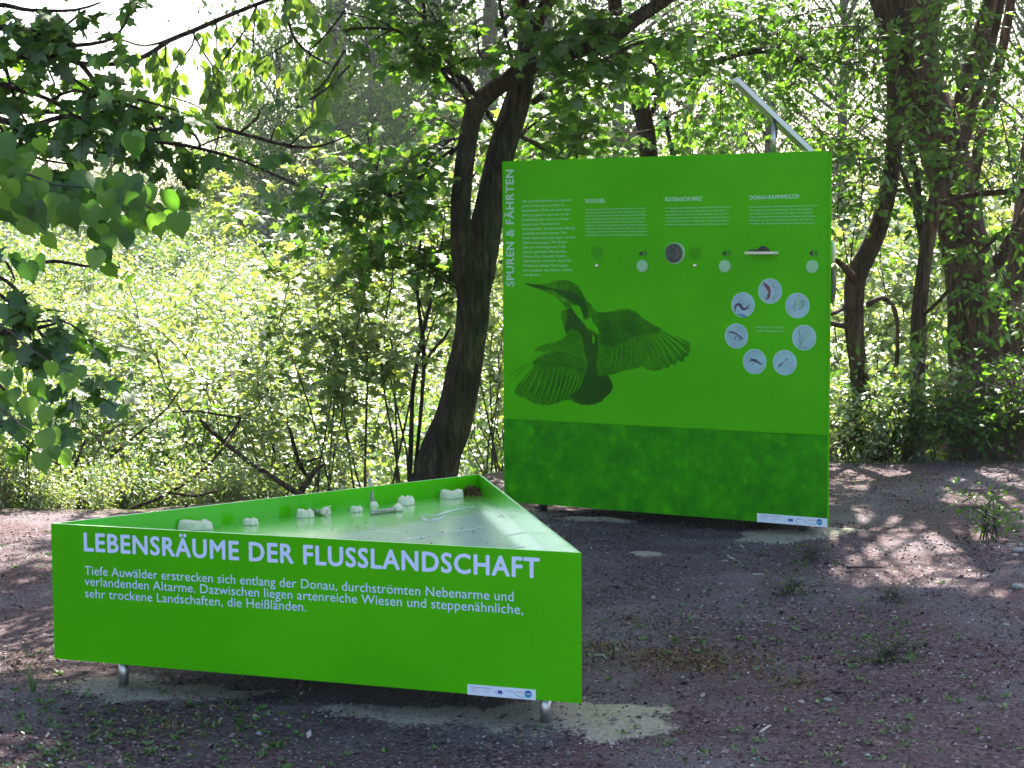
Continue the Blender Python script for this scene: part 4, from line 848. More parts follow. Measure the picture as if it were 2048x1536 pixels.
wood_thing('dead_branch', 'dark thin bow of wood over the broken branch', 'branch', [[(345, 825, 12, 1.5), (390, 822, 12, 2.5), (440, 830, 12, 2.5), (482, 836, 12, 2)], [(482, 836, 12, 2.5), (450, 880, 12, 2), (400, 930, 12, 1.5)]], B_MAIN)
wood_thing('dead_branch', 'dark dead branch with a short fork near the right part of the tray wall', 'branch', [[(620, 960, 12, 4), (600, 930, 12, 4), (585, 880, 12, 4), (578, 855, 12, 3)], [(600, 930, 12, 3), (640, 915, 12, 2)]], B_MAIN)
wood_thing('fallen_log', 'torn pale-edged log lying between the feet of the two slim trunks', 'log', [[(1752, 900, 13.9, 8), (1768, 880, 13.9, 18), (1785, 872, 13.95, 24), (1805, 868, 14, 20), (1822, 866, 14, 10)], [(1765, 868, 13.8, 3), (1790, 880, 13.7, 4), (1802, 886, 13.6, 3)]], B_OLD, 10, .35)

# brushwood heap at the right
rs = np.random.RandomState(66); n = 1300
c = np.array([at(rs.normal(1985, 45), rs.uniform(790, 905), rs.uniform(13.2, 14.2)) for _ in range(n)])
d = unit(rs.normal(0, 1, (n, 3)) * [1, .6, .8]); L = rs.uniform(.1, .42, n)[:, None]
V, F, t = stick_cloud(c - d * L, c + d * L, rs.uniform(.002, .007, n), np.full(n, .0015))
o = link('brushwood', trimesh('brushwood', V, F), None, plain('brown brushwood', (.19, .125, .085), .9), kind='stuff'); tag(o, 'tangle of brown dead twigs below the thick old trunk', 'brushwood')


hz = bpy.data.meshes.new('haze')
P8 = [(x, y, z) for z in (-4, 23) for x, y in ((-60, -8), (60, -8), (60, 115), (-60, 115))]
hz.from_pydata(P8, [], [(0, 3, 2, 1), (4, 5, 6, 7), (0, 1, 5, 4), (1, 2, 6, 5), (2, 3, 7, 6), (3, 0, 4, 7)])
m, nt, b, o = material('haze'); nt.nodes.remove(b); pv = N(nt, 'ShaderNodeVolumePrincipled'); pv.inputs['Color'].default_value = (.93, .96, 1, 1); pv.inputs['Density'].default_value = .0003; pv.inputs['Anisotropy'].default_value = .35
nt.links.new(pv.outputs[0], o.inputs['Volume']); hz.materials.append(m)
o = bpy.data.objects.new('haze', hz); C.objects.link(o); o['kind'] = 'stuff'
# ------------------------------------------------------------ flat print helpers
class Plane:
    def __init__(s, org, xd, nrm=None):
        s.o = np.array(org, float); s.x = np.array(xd, float); s.z = np.array([0, 0, 1.0])
        s.n = np.array([xd[1], -xd[0], 0.0]) if nrm is None else np.array(nrm, float)
    def p(s, u, v, off=0.0): return s.o + s.x * u + s.z * v + s.n * off
    def uv(s, px, py):
        d = ray(px, py); t = np.dot(s.o - CAMP, s.n) / np.dot(d, s.n); q = CAMP + d * t - s.o
        return np.array([np.dot(q, s.x), np.dot(q, s.z)])
    def poly(s, name, pts, mat, parent, off=.0015, px=True):
        U = [s.uv(*p) if px else p for p in pts]
        return link(name, pymesh(name, [s.p(u, v, off) for u, v in U], [tuple(range(len(U)))]), parent, mat)
    def disc(s, name, c, r, mat, parent, off=.002, h=0.0, n=32, dome=0.0):
        an = np.linspace(0, 2 * math.pi, n, endpoint=False); V = []; F = []
        rings = [(1, 0), (1, h), (.9, h + dome * .6), (.5, h + dome * .95)] if h else [(1, 0)]
        for f, z in rings:
            V += [s.p(c[0] + r * f * math.cos(a), c[1] + r * f * math.sin(a), off + z) for a in an]
        for k in range(len(rings) - 1):
            F += [(k * n + i, k * n + (i + 1) % n, (k + 1) * n + (i + 1) % n, (k + 1) * n + i) for i in range(n)]
        F.append(tuple(range((len(rings) - 1) * n, len(rings) * n)))
        return link(name, pymesh(name, V, F), parent, mat, smooth=False)
    def strokes(s, name, strokes, mat, parent, off=.0025, px=True):
        """tapered flat ribbons: (points, width in metres, taper)"""
        V, F = [], []
        for pts, wd, tp in strokes:
            U = np.array([s.uv(*p) if px else p for p in pts])
            if len(U) > 2: U, _ = smooth2(U)
            T = unit(np.gradient(U, axis=0)); Nn = np.stack([-T[:, 1], T[:, 0]], 1); n = len(U)
            q = np.linspace(0, 1, n)
            ww = wd * (np.ones(n) if tp == 0 else (1 - q * .85 if tp == 1 else np.sin(np.pi * (.08 + .84 * q))))
            b0 = len(V)
            for i in range(n):
                V.append(s.p(*(U[i] + Nn[i] * ww[i] / 2), off)); V.append(s.p(*(U[i] - Nn[i] * ww[i] / 2), off))
            F += [(b0 + 2 * i, b0 + 2 * i + 1, b0 + 2 * i + 3, b0 + 2 * i + 2) for i in range(n - 1)]
        return link(name, pymesh(name, V, F), parent, mat)
def smooth2(U):
    P, r = smooth_line([(a, b, 0) for a, b in U], [1] * len(U), max(.004, np.linalg.norm(U[-1] - U[0]) / 14)); return P[:, :2], r
_font_cache = {}
def text_mesh(s, bold):
    k = (s, bold)
    if k not in _font_cache:
        cu = bpy.data.curves.new('lettering', 'FONT'); cu.body = s; cu.size = 1; cu.offset = 0; cu.resolution_u = 3
        cu.space_character = 1.0 + .06 * bold
        o = bpy.data.objects.new('lettering', cu); C.objects.link(o)
        dg = bpy.context.evaluated_depsgraph_get(); me = bpy.data.meshes.new_from_object(o.evaluated_get(dg))
        n = len(me.vertices); co = np.empty(n * 3, np.float32); me.vertices.foreach_get('co', co); co = co.reshape(-1, 3)
        F = [tuple(p.vertices) for p in me.polygons]
        if bold > .8:                                    # heavier strokes: the same glyph laid over itself, shifted a little
            k0 = len(co); sh = .017 * bold; base, F0 = co.copy(), list(F); co, F = [base], list(F0)
            for q in range(8):
                co.append(base + np.array([math.cos(q * math.pi / 4) * sh, math.sin(q * math.pi / 4) * sh * .8, (q + 1) * .002], np.float32)); F += [tuple(i + (q + 1) * k0 for i in f) for f in F0]
            co = np.concatenate(co)
        bpy.data.objects.remove(o); _font_cache[k] = (co.copy(), F)
    return _font_cache[k]
CAPH = float(text_mesh('H', 0)[0][:, 1].max())
def lettering(pl, s, p0, p1, cap, mat, parent, bold=0, off=.0018, px=True, words=False, name='lettering'):
    """text from the baseline start p0 to the baseline end p1, cap height in metres"""
    co, F = text_mesh(s, bold); x0, x1 = co[:, 0].min(), co[:, 0].max()
    a = pl.uv(*p0) if px else np.array(p0); b = pl.uv(*p1) if px else np.array(p1)
    L = np.linalg.norm(b - a); ex = (b - a) / L; ey = np.array([-ex[1], ex[0]])
    sx = L / (x1 - x0); sy = cap / CAPH
    if words:                                            # every word is a part of its own
        cen = np.array([co[list(f), 0].min() for f in F]); end = np.array([co[list(f), 0].max() for f in F]); od = np.argsort(cen); grp, cur, hi = [], [], -1
        for i in od:
            if cur and cen[i] > hi + .17: grp.append(cur); cur = []
            cur.append(F[i]); hi = max(hi, end[i]) if cur[:-1] else end[i]
        grp.append(cur)
        for gF in grp:
            ids = sorted({i for f in gF for i in f}); mp_ = {j: k for k, j in enumerate(ids)}
            V = [pl.p(*(a + ex * (co[j][0] - x0) * sx + ey * co[j][1] * sy), off + float(co[j][2]) * .02) for j in ids]
            link(name, pymesh(name, V, [tuple(mp_[i] for i in f) for f in gF]), parent, mat)
        return
    V = [pl.p(*(a + ex * (q[0] - x0) * sx + ey * q[1] * sy), off + float(q[2]) * .02) for q in co]
    return link(name, pymesh(name, V, F), parent, mat)
def box(name, P8, mat, parent, mats=None):
    F = [(0, 3, 2, 1), (4, 5, 6, 7), (0, 1, 5, 4), (1, 2, 6, 5), (2, 3, 7, 6), (3, 0, 4, 7)]
    me = pymesh(name, P8, F); me.materials.append(mat)
    if mats:
        me.materials.append(mats); me.polygons[1].material_index = 1
    return link(name, me, parent)
def wall(name, a, b, a2, b2, z0, z1, mat, parent, top=None):
    P = [(*a[:2], z0), (*b[:2], z0), (*b2[:2], z0), (*a2[:2], z0), (*a[:2], z1), (*b[:2], z1), (*b2[:2], z1), (*a2[:2], z1)]
    return box(name, P, mat, parent, top)
def post(name, x, y, z0, z1, r, mat, parent, n=24):
    P = np.array([(x, y, z0), (x, y, (z0 + z1) / 2), (x, y, z1)]); V, F, _ = tube(P, np.full(3, r), n); return link(name, trimesh(name, V, F), parent, mat, smooth=True)
def inset(tri, t):
    """the triangle moved inwards by t on every side"""
    c = sum(tri) / 3; out = []
    for i in range(3):
        a, b, d = tri[i - 1], tri[i], tri[(i + 1) % 3]
        e1 = (a - b) / np.linalg.norm(a - b); e2 = (d - b) / np.linalg.norm(d - b); bis = (e1 + e2); bis /= np.linalg.norm(bis)
        sn = math.sin(math.acos(np.dot(e1, e2)) / 2); out.append(b + bis * t / sn)
    return out
M['print_head'] = plain('column heading lettering', (.50, .74, .60), .5); M['plaster'] = plain('cream cast resin', (.74, .68, .52), .6, noise=.1, nscale=30, bump=.25)
M['edge_pale'] = plain('pale cut sheet edge', (.45, .72, .34), .4)

# ------------------------------------------------------------ the low triangular tray
BA, BW, BZ0, BZ1 = -.3423, 1.9916, .1131, .6054
FR = np.array([.219, 5.5971]); bd = np.array([math.cos(BA), math.sin(BA)]); FL = FR - bd * BW
BK = FL + BW * np.array([math.cos(BA + math.pi / 3), math.sin(BA + math.pi / 3)])
tray = empty('display_tray', (*(FL + FR + BK) / 3, 0), 'low three-sided green tray on steel posts with big white lettering on its front', 'display tray')
tri = [FL, FR, BK]; ins = inset(tri, .009)
ZF = BZ1 - .078
wall('front_panel', FL, FR, ins[0], ins[1], BZ0, BZ1, M['green'], tray, M['edge_pale'])
wall('right_panel', FR, BK, ins[1], ins[2], BZ0, BZ1, M['green_gloss'], tray, M['edge_pale'])
wall('left_panel', BK, FL, ins[2], ins[0], BZ0, BZ1, M['green_gloss'], tray, M['edge_pale'])
m, nt, b, o_ = material('tray floor print and painted sky sheen')
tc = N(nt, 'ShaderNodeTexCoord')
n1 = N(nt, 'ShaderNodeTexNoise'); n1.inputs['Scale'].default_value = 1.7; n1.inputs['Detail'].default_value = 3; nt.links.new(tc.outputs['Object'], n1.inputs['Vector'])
wn = np.array([BK[1] - FL[1], -(BK[0] - FL[0])]) / BW       # distance from the left wall: printed green fades into a pale painted sky reflection
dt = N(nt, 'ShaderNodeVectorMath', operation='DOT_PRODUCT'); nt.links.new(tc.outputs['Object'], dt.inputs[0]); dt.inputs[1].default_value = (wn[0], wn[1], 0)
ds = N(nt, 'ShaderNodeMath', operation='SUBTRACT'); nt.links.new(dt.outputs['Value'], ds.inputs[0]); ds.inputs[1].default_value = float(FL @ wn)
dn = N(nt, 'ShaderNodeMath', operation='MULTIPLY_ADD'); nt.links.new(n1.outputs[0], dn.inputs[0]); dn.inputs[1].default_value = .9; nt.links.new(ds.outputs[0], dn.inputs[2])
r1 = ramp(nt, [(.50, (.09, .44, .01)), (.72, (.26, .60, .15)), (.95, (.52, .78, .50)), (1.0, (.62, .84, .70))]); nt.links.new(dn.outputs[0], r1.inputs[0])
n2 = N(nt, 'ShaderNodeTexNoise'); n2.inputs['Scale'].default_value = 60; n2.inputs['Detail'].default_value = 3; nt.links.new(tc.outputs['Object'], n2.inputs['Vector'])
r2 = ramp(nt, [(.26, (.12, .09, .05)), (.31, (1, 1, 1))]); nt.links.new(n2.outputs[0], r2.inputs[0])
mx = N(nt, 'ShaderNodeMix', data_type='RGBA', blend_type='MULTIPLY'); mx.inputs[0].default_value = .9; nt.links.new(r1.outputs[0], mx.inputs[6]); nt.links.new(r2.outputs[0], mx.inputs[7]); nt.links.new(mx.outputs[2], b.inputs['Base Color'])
n3 = N(nt, 'ShaderNodeTexNoise'); n3.inputs['Scale'].default_value = 5; n3.inputs['Detail'].default_value = 5; nt.links.new(tc.outputs['Object'], n3.inputs['Vector'])
mr = N(nt, 'ShaderNodeMapRange'); mr.inputs[3].default_value = .14; mr.inputs[4].default_value = .28; nt.links.new(n3.outputs[0], mr.inputs[0]); nt.links.new(mr.outputs[0], b.inputs['Roughness'])
b.inputs['Coat Weight'].default_value = 1; b.inputs['Coat Roughness'].default_value = .16; b.inputs['Coat IOR'].default_value = 2.0
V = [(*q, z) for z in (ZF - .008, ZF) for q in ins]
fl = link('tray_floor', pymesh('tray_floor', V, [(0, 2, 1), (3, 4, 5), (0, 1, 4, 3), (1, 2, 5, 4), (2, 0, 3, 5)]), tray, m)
bi = inset(tri, .0105); V = [(*q, z) for z in (BZ0 + .015, BZ0 + .022) for q in bi]
link('base_plate', pymesh('base_plate', V, [(0, 2, 1), (3, 4, 5), (0, 1, 4, 3), (1, 2, 5, 4), (2, 0, 3, 5)]), tray, M['green'])
bn = np.array([-bd[1], bd[0]])
for q in (FR - bd * .1626 + bn * .12, FL + bd * .211 + bn * .12, BK - bn * .24):
    post('post', q[0], q[1], float(height(q[0], q[1])) - .05, BZ0 + .014, .0185, M['steel'], tray)
FP = Plane((*FL, 0), (*bd, 0))
cap = lambda pl, a, b: abs(pl.uv(*a)[1] - pl.uv(*b)[1])
lettering(FP, 'LEBENSRÄUME DER FLUSSLANDSCHAFT', (168.5, 1101), (1080, 1155.5), cap(FP, (168.5, 1101), (168.5, 1066)), M['print_white'], tray, 1.75, words=True)
for s, a, b_, c_ in (('Tiefe Auwälder erstrecken sich entlang der Donau, durchströmten Nebenarme und', (170, 1149), (1027.6, 1202.5), 17.5),
                     ('verlandenden Altarme. Dazwischen liegen artenreiche Wiesen und steppenähnliche,', (170, 1170.5), (1046.4, 1228.5), 17.5), ('sehr trockene Landschaften, die Heißländen.', (171, 1194.5), (612.8, 1222.5), 17.5)):
    lettering(FP, s, a, b_, cap(FP, a, (a[0], a[1] - c_)), M['print_pale2'] if 'print_pale2' in M else M['print_white'], tray, .25, words=True)

M['blue'] = plain('flag blue', (.01, .03, .35), .4); M['gold'] = plain('flag stars', (.8, .6, .05), .4); M['orange'] = plain('orange print', (.75, .33, .14), .4)
M['grey_print'] = plain('grey print', (.16, .18, .26), .5); M['logo_blue'] = plain('logo blue', (.01, .12, .42), .4); M['logo_teal'] = plain('logo teal', (.01, .32, .36), .4)
def sticker(pl, corners, parent):
    TL, BL, TR, BR = [pl.uv(*c) for c in corners]
    u0, u1 = (TL[0] + BL[0]) / 2, (TR[0] + BR[0]) / 2; v1, v0 = (TL[1] + TR[1]) / 2, (BL[1] + BR[1]) / 2
    W, H = u1 - u0, v1 - v0
    st = pl.poly('sticker', [(u0, v0), (u1, v0), (u1, v1), (u0, v1)], M['sticker'], parent, .0012, px=False)
    f = lambda a, b: (u0 + a * W, v0 + b * H)
    lettering(pl, 'Mit Unterstützung von Bund und Europäischer Union', f(.045, .74), f(.36, .74), H * .09, M['grey_print'], st, 1, .0022, px=False)
    for i, (s, e) in enumerate((('Ländliche Entwicklung', .15), ('Programm für Umwelt', .17), ('und Natur', .12), ('im Nationalpark Gebiet', .19))):
        lettering(pl, s, f(.06, .6 - i * .095), f(e, .6 - i * .095), H * .065, M['grey_print'], st, 0, .0022, px=False)
    lettering(pl, 'LE 14-20', f(.235, .42), f(.325, .42), H * .12, M['grey_print'], st, .5, .0022, px=False)
    for i, s in enumerate(('Europäischer', 'Fonds für', 'Regionen')): lettering(pl, s, f(.40, .56 - i * .1), f(.445, .56 - i * .1), H * .06, M['grey_print'], st, 0, .0022, px=False)
    fl = pl.poly('flag', [f(.452, .33), f(.515, .33), f(.515, .66), f(.452, .66)], M['blue'], st, .0022, px=False)
    for i in range(12):
        a = i * math.pi / 6; c = f(.4835, .495); pl.disc('star', (c[0] + math.cos(a) * H * .1, c[1] + math.sin(a) * H * .1), H * .018, M['gold'], fl if False else st, .003, n=5)
    pl.strokes('line', [([f(.56, .66), f(.62, .7), (f(.67, .6)), f(.72, .38), f(.77, .22), f(.85, .22)], H * .035, 0)], M['logo_blue'], st, .0022, px=False)
    lettering(pl, 'donau', f(.725, .6), f(.84, .6), H * .2, M['orange'], st, .5, .0022, px=False)
    c = f(.89, .53); pl.disc('logo', c, H * .35, M['logo_blue'], st, .0024)
    an = np.linspace(math.pi * 1.08, math.pi * 1.92, 14); pl.poly('logo', [(c[0] + H * .345 * math.cos(a), c[1] + H * .345 * math.sin(a)) for a in an], M['logo_teal'], st, .003, px=False)
    lettering(pl, 'auen', (c[0] - H * .27, c[1] - H * .03), (c[0] + H * .27, c[1] - H * .03), H * .18, M['sticker'], st, 1, .0036, px=False)
sticker(FP, ((934.8, 1367.7), (935, 1388.6), (1072, 1379.4), (1071.8, 1400.7)), tray)
# printed rivers on the tray floor
M['river'] = plain('white floor print', (.68, .78, .8), .3, coat=.6)
class Floor(Plane):
    def __init__(s, z): s.zz = z
    def uv(s, px, py): return on_z(px, py, s.zz)[:2]
    def p(s, u, v, off=0): return np.array([u, v, s.zz + off])
FF_ = Floor(ZF)
FF_.strokes('river_print', [([(815, 1078), (860, 1073), (900, 1065), (935, 1060), (965, 1054), (995, 1050)], .022, 1), ([(840, 1028), (865, 1031), (880, 1029), (900, 1022), (925, 1017), (950, 1012)], .028, 2),
                            ([(845, 1034), (858, 1042), (880, 1036), (893, 1031)], .03, 2), ([(1000, 1074), (1030, 1068), (1060, 1064)], .012, 2), ([(1018, 1097), (1035, 1094), (1052, 1093)], .02, 2), ([(720, 1063), (770, 1063), (800, 1066)], .008, 2)], M['river'], fl, .001)
for (x, y) in ((998, 1034), (1003, 1031), (1007, 1034.5)): FF_.disc('hole', FF_.uv(x, y), .006, M['dark_hole'], fl, .001, n=10)

# plaster casts and stamps lying in the tray
def cast_mesh(w_, d_, h_, lobes, seed, nth=44):
    rs = np.random.RandomState(seed); th = np.linspace(0, 2 * math.pi, nth, endpoint=False)
    rad = np.ones(nth)
    for (a, wd, am) in lobes: rad += am * np.exp(-((np.angle(np.exp(1j * (th - a)))) / wd) ** 2)
    rad /= rad.max(); V = []
    fr = [1.04, 1.0, .93, .8, .62, .42, .2]
    for k, f in enumerate(fr):
        for i, t in enumerate(th):
            x, y = math.cos(t) * rad[i] * f, math.sin(t) * rad[i] * f
            if k == 0: z = 0
            else:
                z = .45 if k == 1 else (.66 if k == 2 else .8)
                for (a, wd, am) in lobes:
                    lx, ly = .62 * math.cos(a), .62 * math.sin(a); z = max(z, (.40 if k == 1 else .72) + .36 * math.exp(-(((x - lx) ** 2 + (y - ly) ** 2) / (wd * .55) ** 2)))
                z = max(z, .75 + .25 * math.exp(-((x + .25) ** 2 + y * y) / .12)) if k > 1 else z
                z += rs.normal(0, .03) if k > 1 else 0; x *= 1 + rs.normal(0, .01); y *= 1 + rs.normal(0, .01)
            V.append((x * w_ / 2, y * d_ / 2, z * h_ * .84))
    V.append((0, 0, .68 * h_)); F = []
    for k in range(len(fr) - 1): F += [(k * nth + i, k * nth + (i + 1) % nth, (k + 1) * nth + (i + 1) % nth, (k + 1) * nth + i) for i in range(nth)]
    F += [((len(fr) - 1) * nth + i, (len(fr) - 1) * nth + (i + 1) % nth, len(fr) * nth) for i in range(nth)]
    F.append(tuple(range(nth))[::-1])
    return V, F
def cast(label, px, py, w_, d_, h_, lobes, rot, seed, name='track_cast'):
    p = on_z(px, py, ZF); V, F = cast_mesh(w_, d_, h_, lobes, seed); me = pymesh(name, V, F)
    o = link(name, me, None, M['plaster'], smooth=False); o.location = (p[0], p[1] + d_ * .35, ZF + .001); o.rotation_euler.z = rot
    return tag(o, label, 'track cast', 'casts of animal tracks in the tray')
toes = lambda n, a0, a1, wd, am: [(a0 + (a1 - a0) * i / (n - 1), wd, am) for i in range(n)]
cast('largest long pale cast half hidden behind the tray front near its left corner', 388, 1061, .128, .07, .042, toes(3, -.6, .6, .28, .5) + [(3.14, .8, .5)], .1, 1)
cast('small pale paw cast lying alone, second from the left in the tray', 498, 1051, .068, .05, .03, toes(4, -1.2, .9, .22, .35), .1, 2)
cast('knobbly pale cast just left of the lying stamp with fingers', 609, 1036, .072, .055, .037, toes(3, -.9, .5, .24, .45) + [(3, .7, .3)], .2, 3)
cast('small ridged pale cast in front of the upright stamp, on its left', 711, 1024, .056, .036, .026, toes(4, -1.6, .8, .2, .3), .1, 4)
cast('tall pale cast with a pointed fin at its left, right of the upright stamp', 810, 1011, .075, .06, .042, toes(3, .2, 2.2, .35, .2), 0, 5)
cast('kidney-shaped cream cast with smooth wavy top beside the litter heap', 903, 998, .106, .075, .040, [(.5, .7, .4), (2.6, .6, .4)], .1, 6)
p = on_z(790, 1006, ZF); V = [(p[0] - .012, p[1], ZF), (p[0] + .016, p[1] - .01, ZF), (p[0] + .016, p[1] + .014, ZF), (p[0] - .008, p[1] + .004, ZF + .03)]
# upright stamp
def frustum(name, c, ax, r0, r1, L, mat, parent, n=14, rough=.0, seed=1):
    ax = unit(np.array(ax, float)); P = np.array([c + ax * t * L for t in (0, .5, 1)]); V, F, _ = tube(P, np.array([r0, (r0 + r1) / 2, r1]), n, rough, seed); return link(name, trimesh(name, V, F), parent, mat, smooth=True)
def stamp(label, a, b, r, head_at, ax, word, rev=False):
    root = empty('track_stamp', tuple(a), label, 'stamp', 'stamps with grey handles in the tray')
    h = frustum('handle', np.array(a), np.array(b) - np.array(a), r * .95, r * 1.05, np.linalg.norm(np.array(b) - np.array(a)), M['handle'], root, 16)
    hd = frustum('head', np.array(b), ax, r * 1.5, r * 2.3, r * 3.0, M['plaster'], root, 12, .25, 5)
    d = unit(np.array(b) - np.array(a)); cam_dir = unit(CAMP - np.array(a)); nrm = unit(cam_dir - d * np.dot(cam_dir, d)); ey = np.cross(nrm, d)
    co, F = text_mesh(word, 1); x0, x1 = co[:, 0].min(), co[:, 0].max(); L = np.linalg.norm(np.array(b) - np.array(a))
    s_ = r * .72 / CAPH; st = L * .28
    if rev: V = [np.array(b) - d * (st + (q[0] - x0) * s_) - ey * (q[1] - CAPH / 2) * s_ + nrm * (r * 1.06) for q in co]
    else: V = [np.array(a) + d * (st + (q[0] - x0) * s_) + ey * (q[1] - CAPH / 2) * s_ + nrm * (r * 1.06) for q in co]
    link('lettering', pymesh('lettering', V, F), h, M['black'])
    return root
b0 = on_z(747, 1012, ZF); dz = lambda p, z: np.array([p[0], p[1], p[2] + z])
bt = at(739, 957, b0[1] + .03); bb = at(745, 1003, b0[1] + .01)
stamp('stamp standing upright on its pale foot, its handle above the tray wall', bt, bb, .0088, 0, (0, 0, -1), 'KATZ', True)
# toes of the upright foot
root = [o for o in C.objects if o.get('label', '').startswith('stamp standing')][0]
frustum('toe', bb + np.array([.010, -.003, -.004]), (.65, -.1, -1), .007, .006, .034, M['plaster'], root, 8)
a = on_z(741, 1026, ZF + .008); b_ = on_z(789, 1018.5, ZF + .010)
stamp('stamp with dark handwriting lying flat in front of the upright one', a, b_, .0088, 0, b_ - a, 'LOTZAN', True if False else False)
a = on_z(626, 1022.5, ZF + .008); b_ = on_z(646, 1024, ZF + .012)
r3 = stamp('stamp lying on its side with a spread clawed paw pointing right', a, b_, .0085, 0, b_ - a, ' ')if False else None
root = empty('track_stamp', tuple(a), 'stamp lying on its side with a spread clawed paw pointing right', 'stamp', 'stamps with grey handles in the tray')
frustum('handle', a, b_ - a, .0085, .009, np.linalg.norm(b_ - a) + .004, M['handle'], root, 14)
frustum('head', b_, b_ - a, .016, .020, .026, M['plaster'], root, 12, .2, 7)
for k, an in enumerate((-.45, -.2, .05, .3)):
    d = unit(b_ - a); dd_ = unit(d + np.array([0, -.12 + k * .12, an + .1])); frustum('claw', b_ + d * .022 + np.array([0, -.012 + k * .008, -.010 + k * .008]), dd_, .006, .001, .03, M['plaster'], root, 7)
# litter heap and specks in the tray
rs = np.random.RandomState(5)
def bits(name, label, cat, n, fn, size, mat, zn=.6):
    P = fn(n); D = unit(rs.normal(0, 1, (len(P), 3))); NR = rs.normal(0, zn, (len(P), 3)) + [0, 0, 1]
    V, F, t = leaf_cloud(T_SMALL, P, D, NR, rs.uniform(*size, len(P)), rs.rand(len(P))); o = link(name, trimesh(name, V, F, t), None, mat, kind='stuff'); return tag(o, label, cat)
def tinted(name, stops, rough=.9):
    m, nt, b, o = material(name); a = N(nt, 'ShaderNodeAttribute', attribute_name='tint'); r = ramp(nt, stops); nt.links.new(a.outputs['Fac'], r.inputs[0]); nt.links.new(r.outputs[0], b.inputs['Base Color']); b.inputs['Roughness'].default_value = rough; b.inputs['Specular IOR Level'].default_value = .2; return m
M_LIT = tinted('leaf litter', [(0, (.03, .018, .008)), (.5, (.11, .06, .02)), (.85, (.22, .13, .05)), (1, (.4, .3, .16))])
c0 = on_z(938, 987, ZF); ctr = np.array([c0[0], c0[1], ZF])
def heap(n):
    a = rs.normal(0, 1, (n, 3)); P = ctr + a * [.036, .034, 0]; P[:, 2] = ZF + .002 + np.abs(rs.rand(n)) * .035 * np.exp(-(a[:, 0] ** 2 + a[:, 1] ** 2) * .5); return keep_in(P)
def keep_in(P):
    ok = np.ones(len(P), bool); t3 = inset(tri, .013)
    for i in range(3):
        a, b = t3[i], t3[(i + 1) % 3]; ok &= ((b[0] - a[0]) * (P[:, 1] - a[1]) - (b[1] - a[1]) * (P[:, 0] - a[0])) > 0
    return P[ok]
bits('leaf_litter', 'heap of brown leaf litter swept into the far corner of the tray', 'leaf litter', 1500, heap, (.006, .015), M_LIT, 1.2)
def specks(n):
    t3 = inset(tri, .03); a, b = rs.rand(n, 1), rs.rand(n, 1); k = (a + b > 1); a = np.where(k, 1 - a, a); b = np.where(k, 1 - b, b); P = t3[0] + (t3[1] - t3[0]) * a + (t3[2] - t3[0]) * b
    extra = ctr[:2] + rs.normal(0, 1, (90, 2)) * [.12, .05]; P = np.vstack([P, extra]); return keep_in(np.hstack([P, np.full((len(P), 1), ZF + .002)]))
bits('tray_debris', 'scattered dark crumbs and bud scales on the tray floor', 'debris', 230, specks, (.004, .011), tinted('dark crumbs', [(0, (.012, .01, .008)), (1, (.06, .04, .02))]), .3)

# ------------------------------------------------------------ the tall three-sided column
CA, CW, CZ0, CH = -.5309, 2.028, .063, 2.0106
CR = np.array([1.699, 9.3862]); ce = np.array([math.cos(CA), math.sin(CA)]); CL = CR - ce * CW
CB = CL + CW * np.array([math.cos(CA + math.pi / 3), math.sin(CA + math.pi / 3)])
col = empty('information_column', (*(CL + CR + CB) / 3, 0), 'tall square green information panel column with a dark kingfisher print', 'information column')
CP = Plane((*CL, 0), (*ce, 0)); cn = CP.n[:2]
Wf = CW - .017; th = .042
sv = (CP.uv(1008, 836.5)[1] + CP.uv(1656, 872)[1]) / 2
cq = lambda u, o: CL + ce * u - cn * o
def slab(name, u0, u1, z0, z1, mat, t=th, o0=0.0): return wall(name, cq(u0, o0), cq(u1, o0), cq(u1, o0 + t), cq(u0, o0 + t), z0, z1, mat, col, M['green_edge'])
slab('upper_panel', 0, Wf, sv + .0015, CZ0 + CH, M['green'], .012)
slab('lower_panel', 0, Wf, CZ0, sv - .0015, M['bokeh'], .012)
slab('frame', 0, Wf + .001, CZ0 + .004, CZ0 + CH - .004, M['green_edge'], .03, .0125)
i0 = inset([CL, CR, CB], .02)
Rb, Lb, Bb = cq(Wf - .004, .044), cq(.02, .044), CB
wall('side_panel', Rb, Bb, Rb - ce * .012, Bb - np.array([.0, .014]), CZ0, CZ0 + CH - .003, M['green'], col, M['green_edge'])
wall('side_panel', Bb - np.array([0, .016]), Lb, Bb - np.array([0, .030]), Lb + ce * .012 - cn * .003, CZ0, CZ0 + CH - .003, M['green'], col, M['green_edge'])
V = [(*q, z) for z in (CZ0 + CH - .03, CZ0 + CH - .02) for q in (Lb + ce * .03 - cn * .01, Rb - ce * .03 - cn * .01, Bb - np.array([0, .06]))]
link('top_plate', pymesh('top_plate', V, [(0, 2, 1), (3, 4, 5), (0, 1, 4, 3), (1, 2, 5, 4), (2, 0, 3, 5)]), col, M['green_edge'])
for q in (cq(CW - .2045, .14), cq(.1858, .14), CB + np.array([-.05, -.4])):
    post('post', q[0], q[1], float(height(q[0], q[1])) - .05, CZ0 + CH - .04, .026, M['steel'], col)
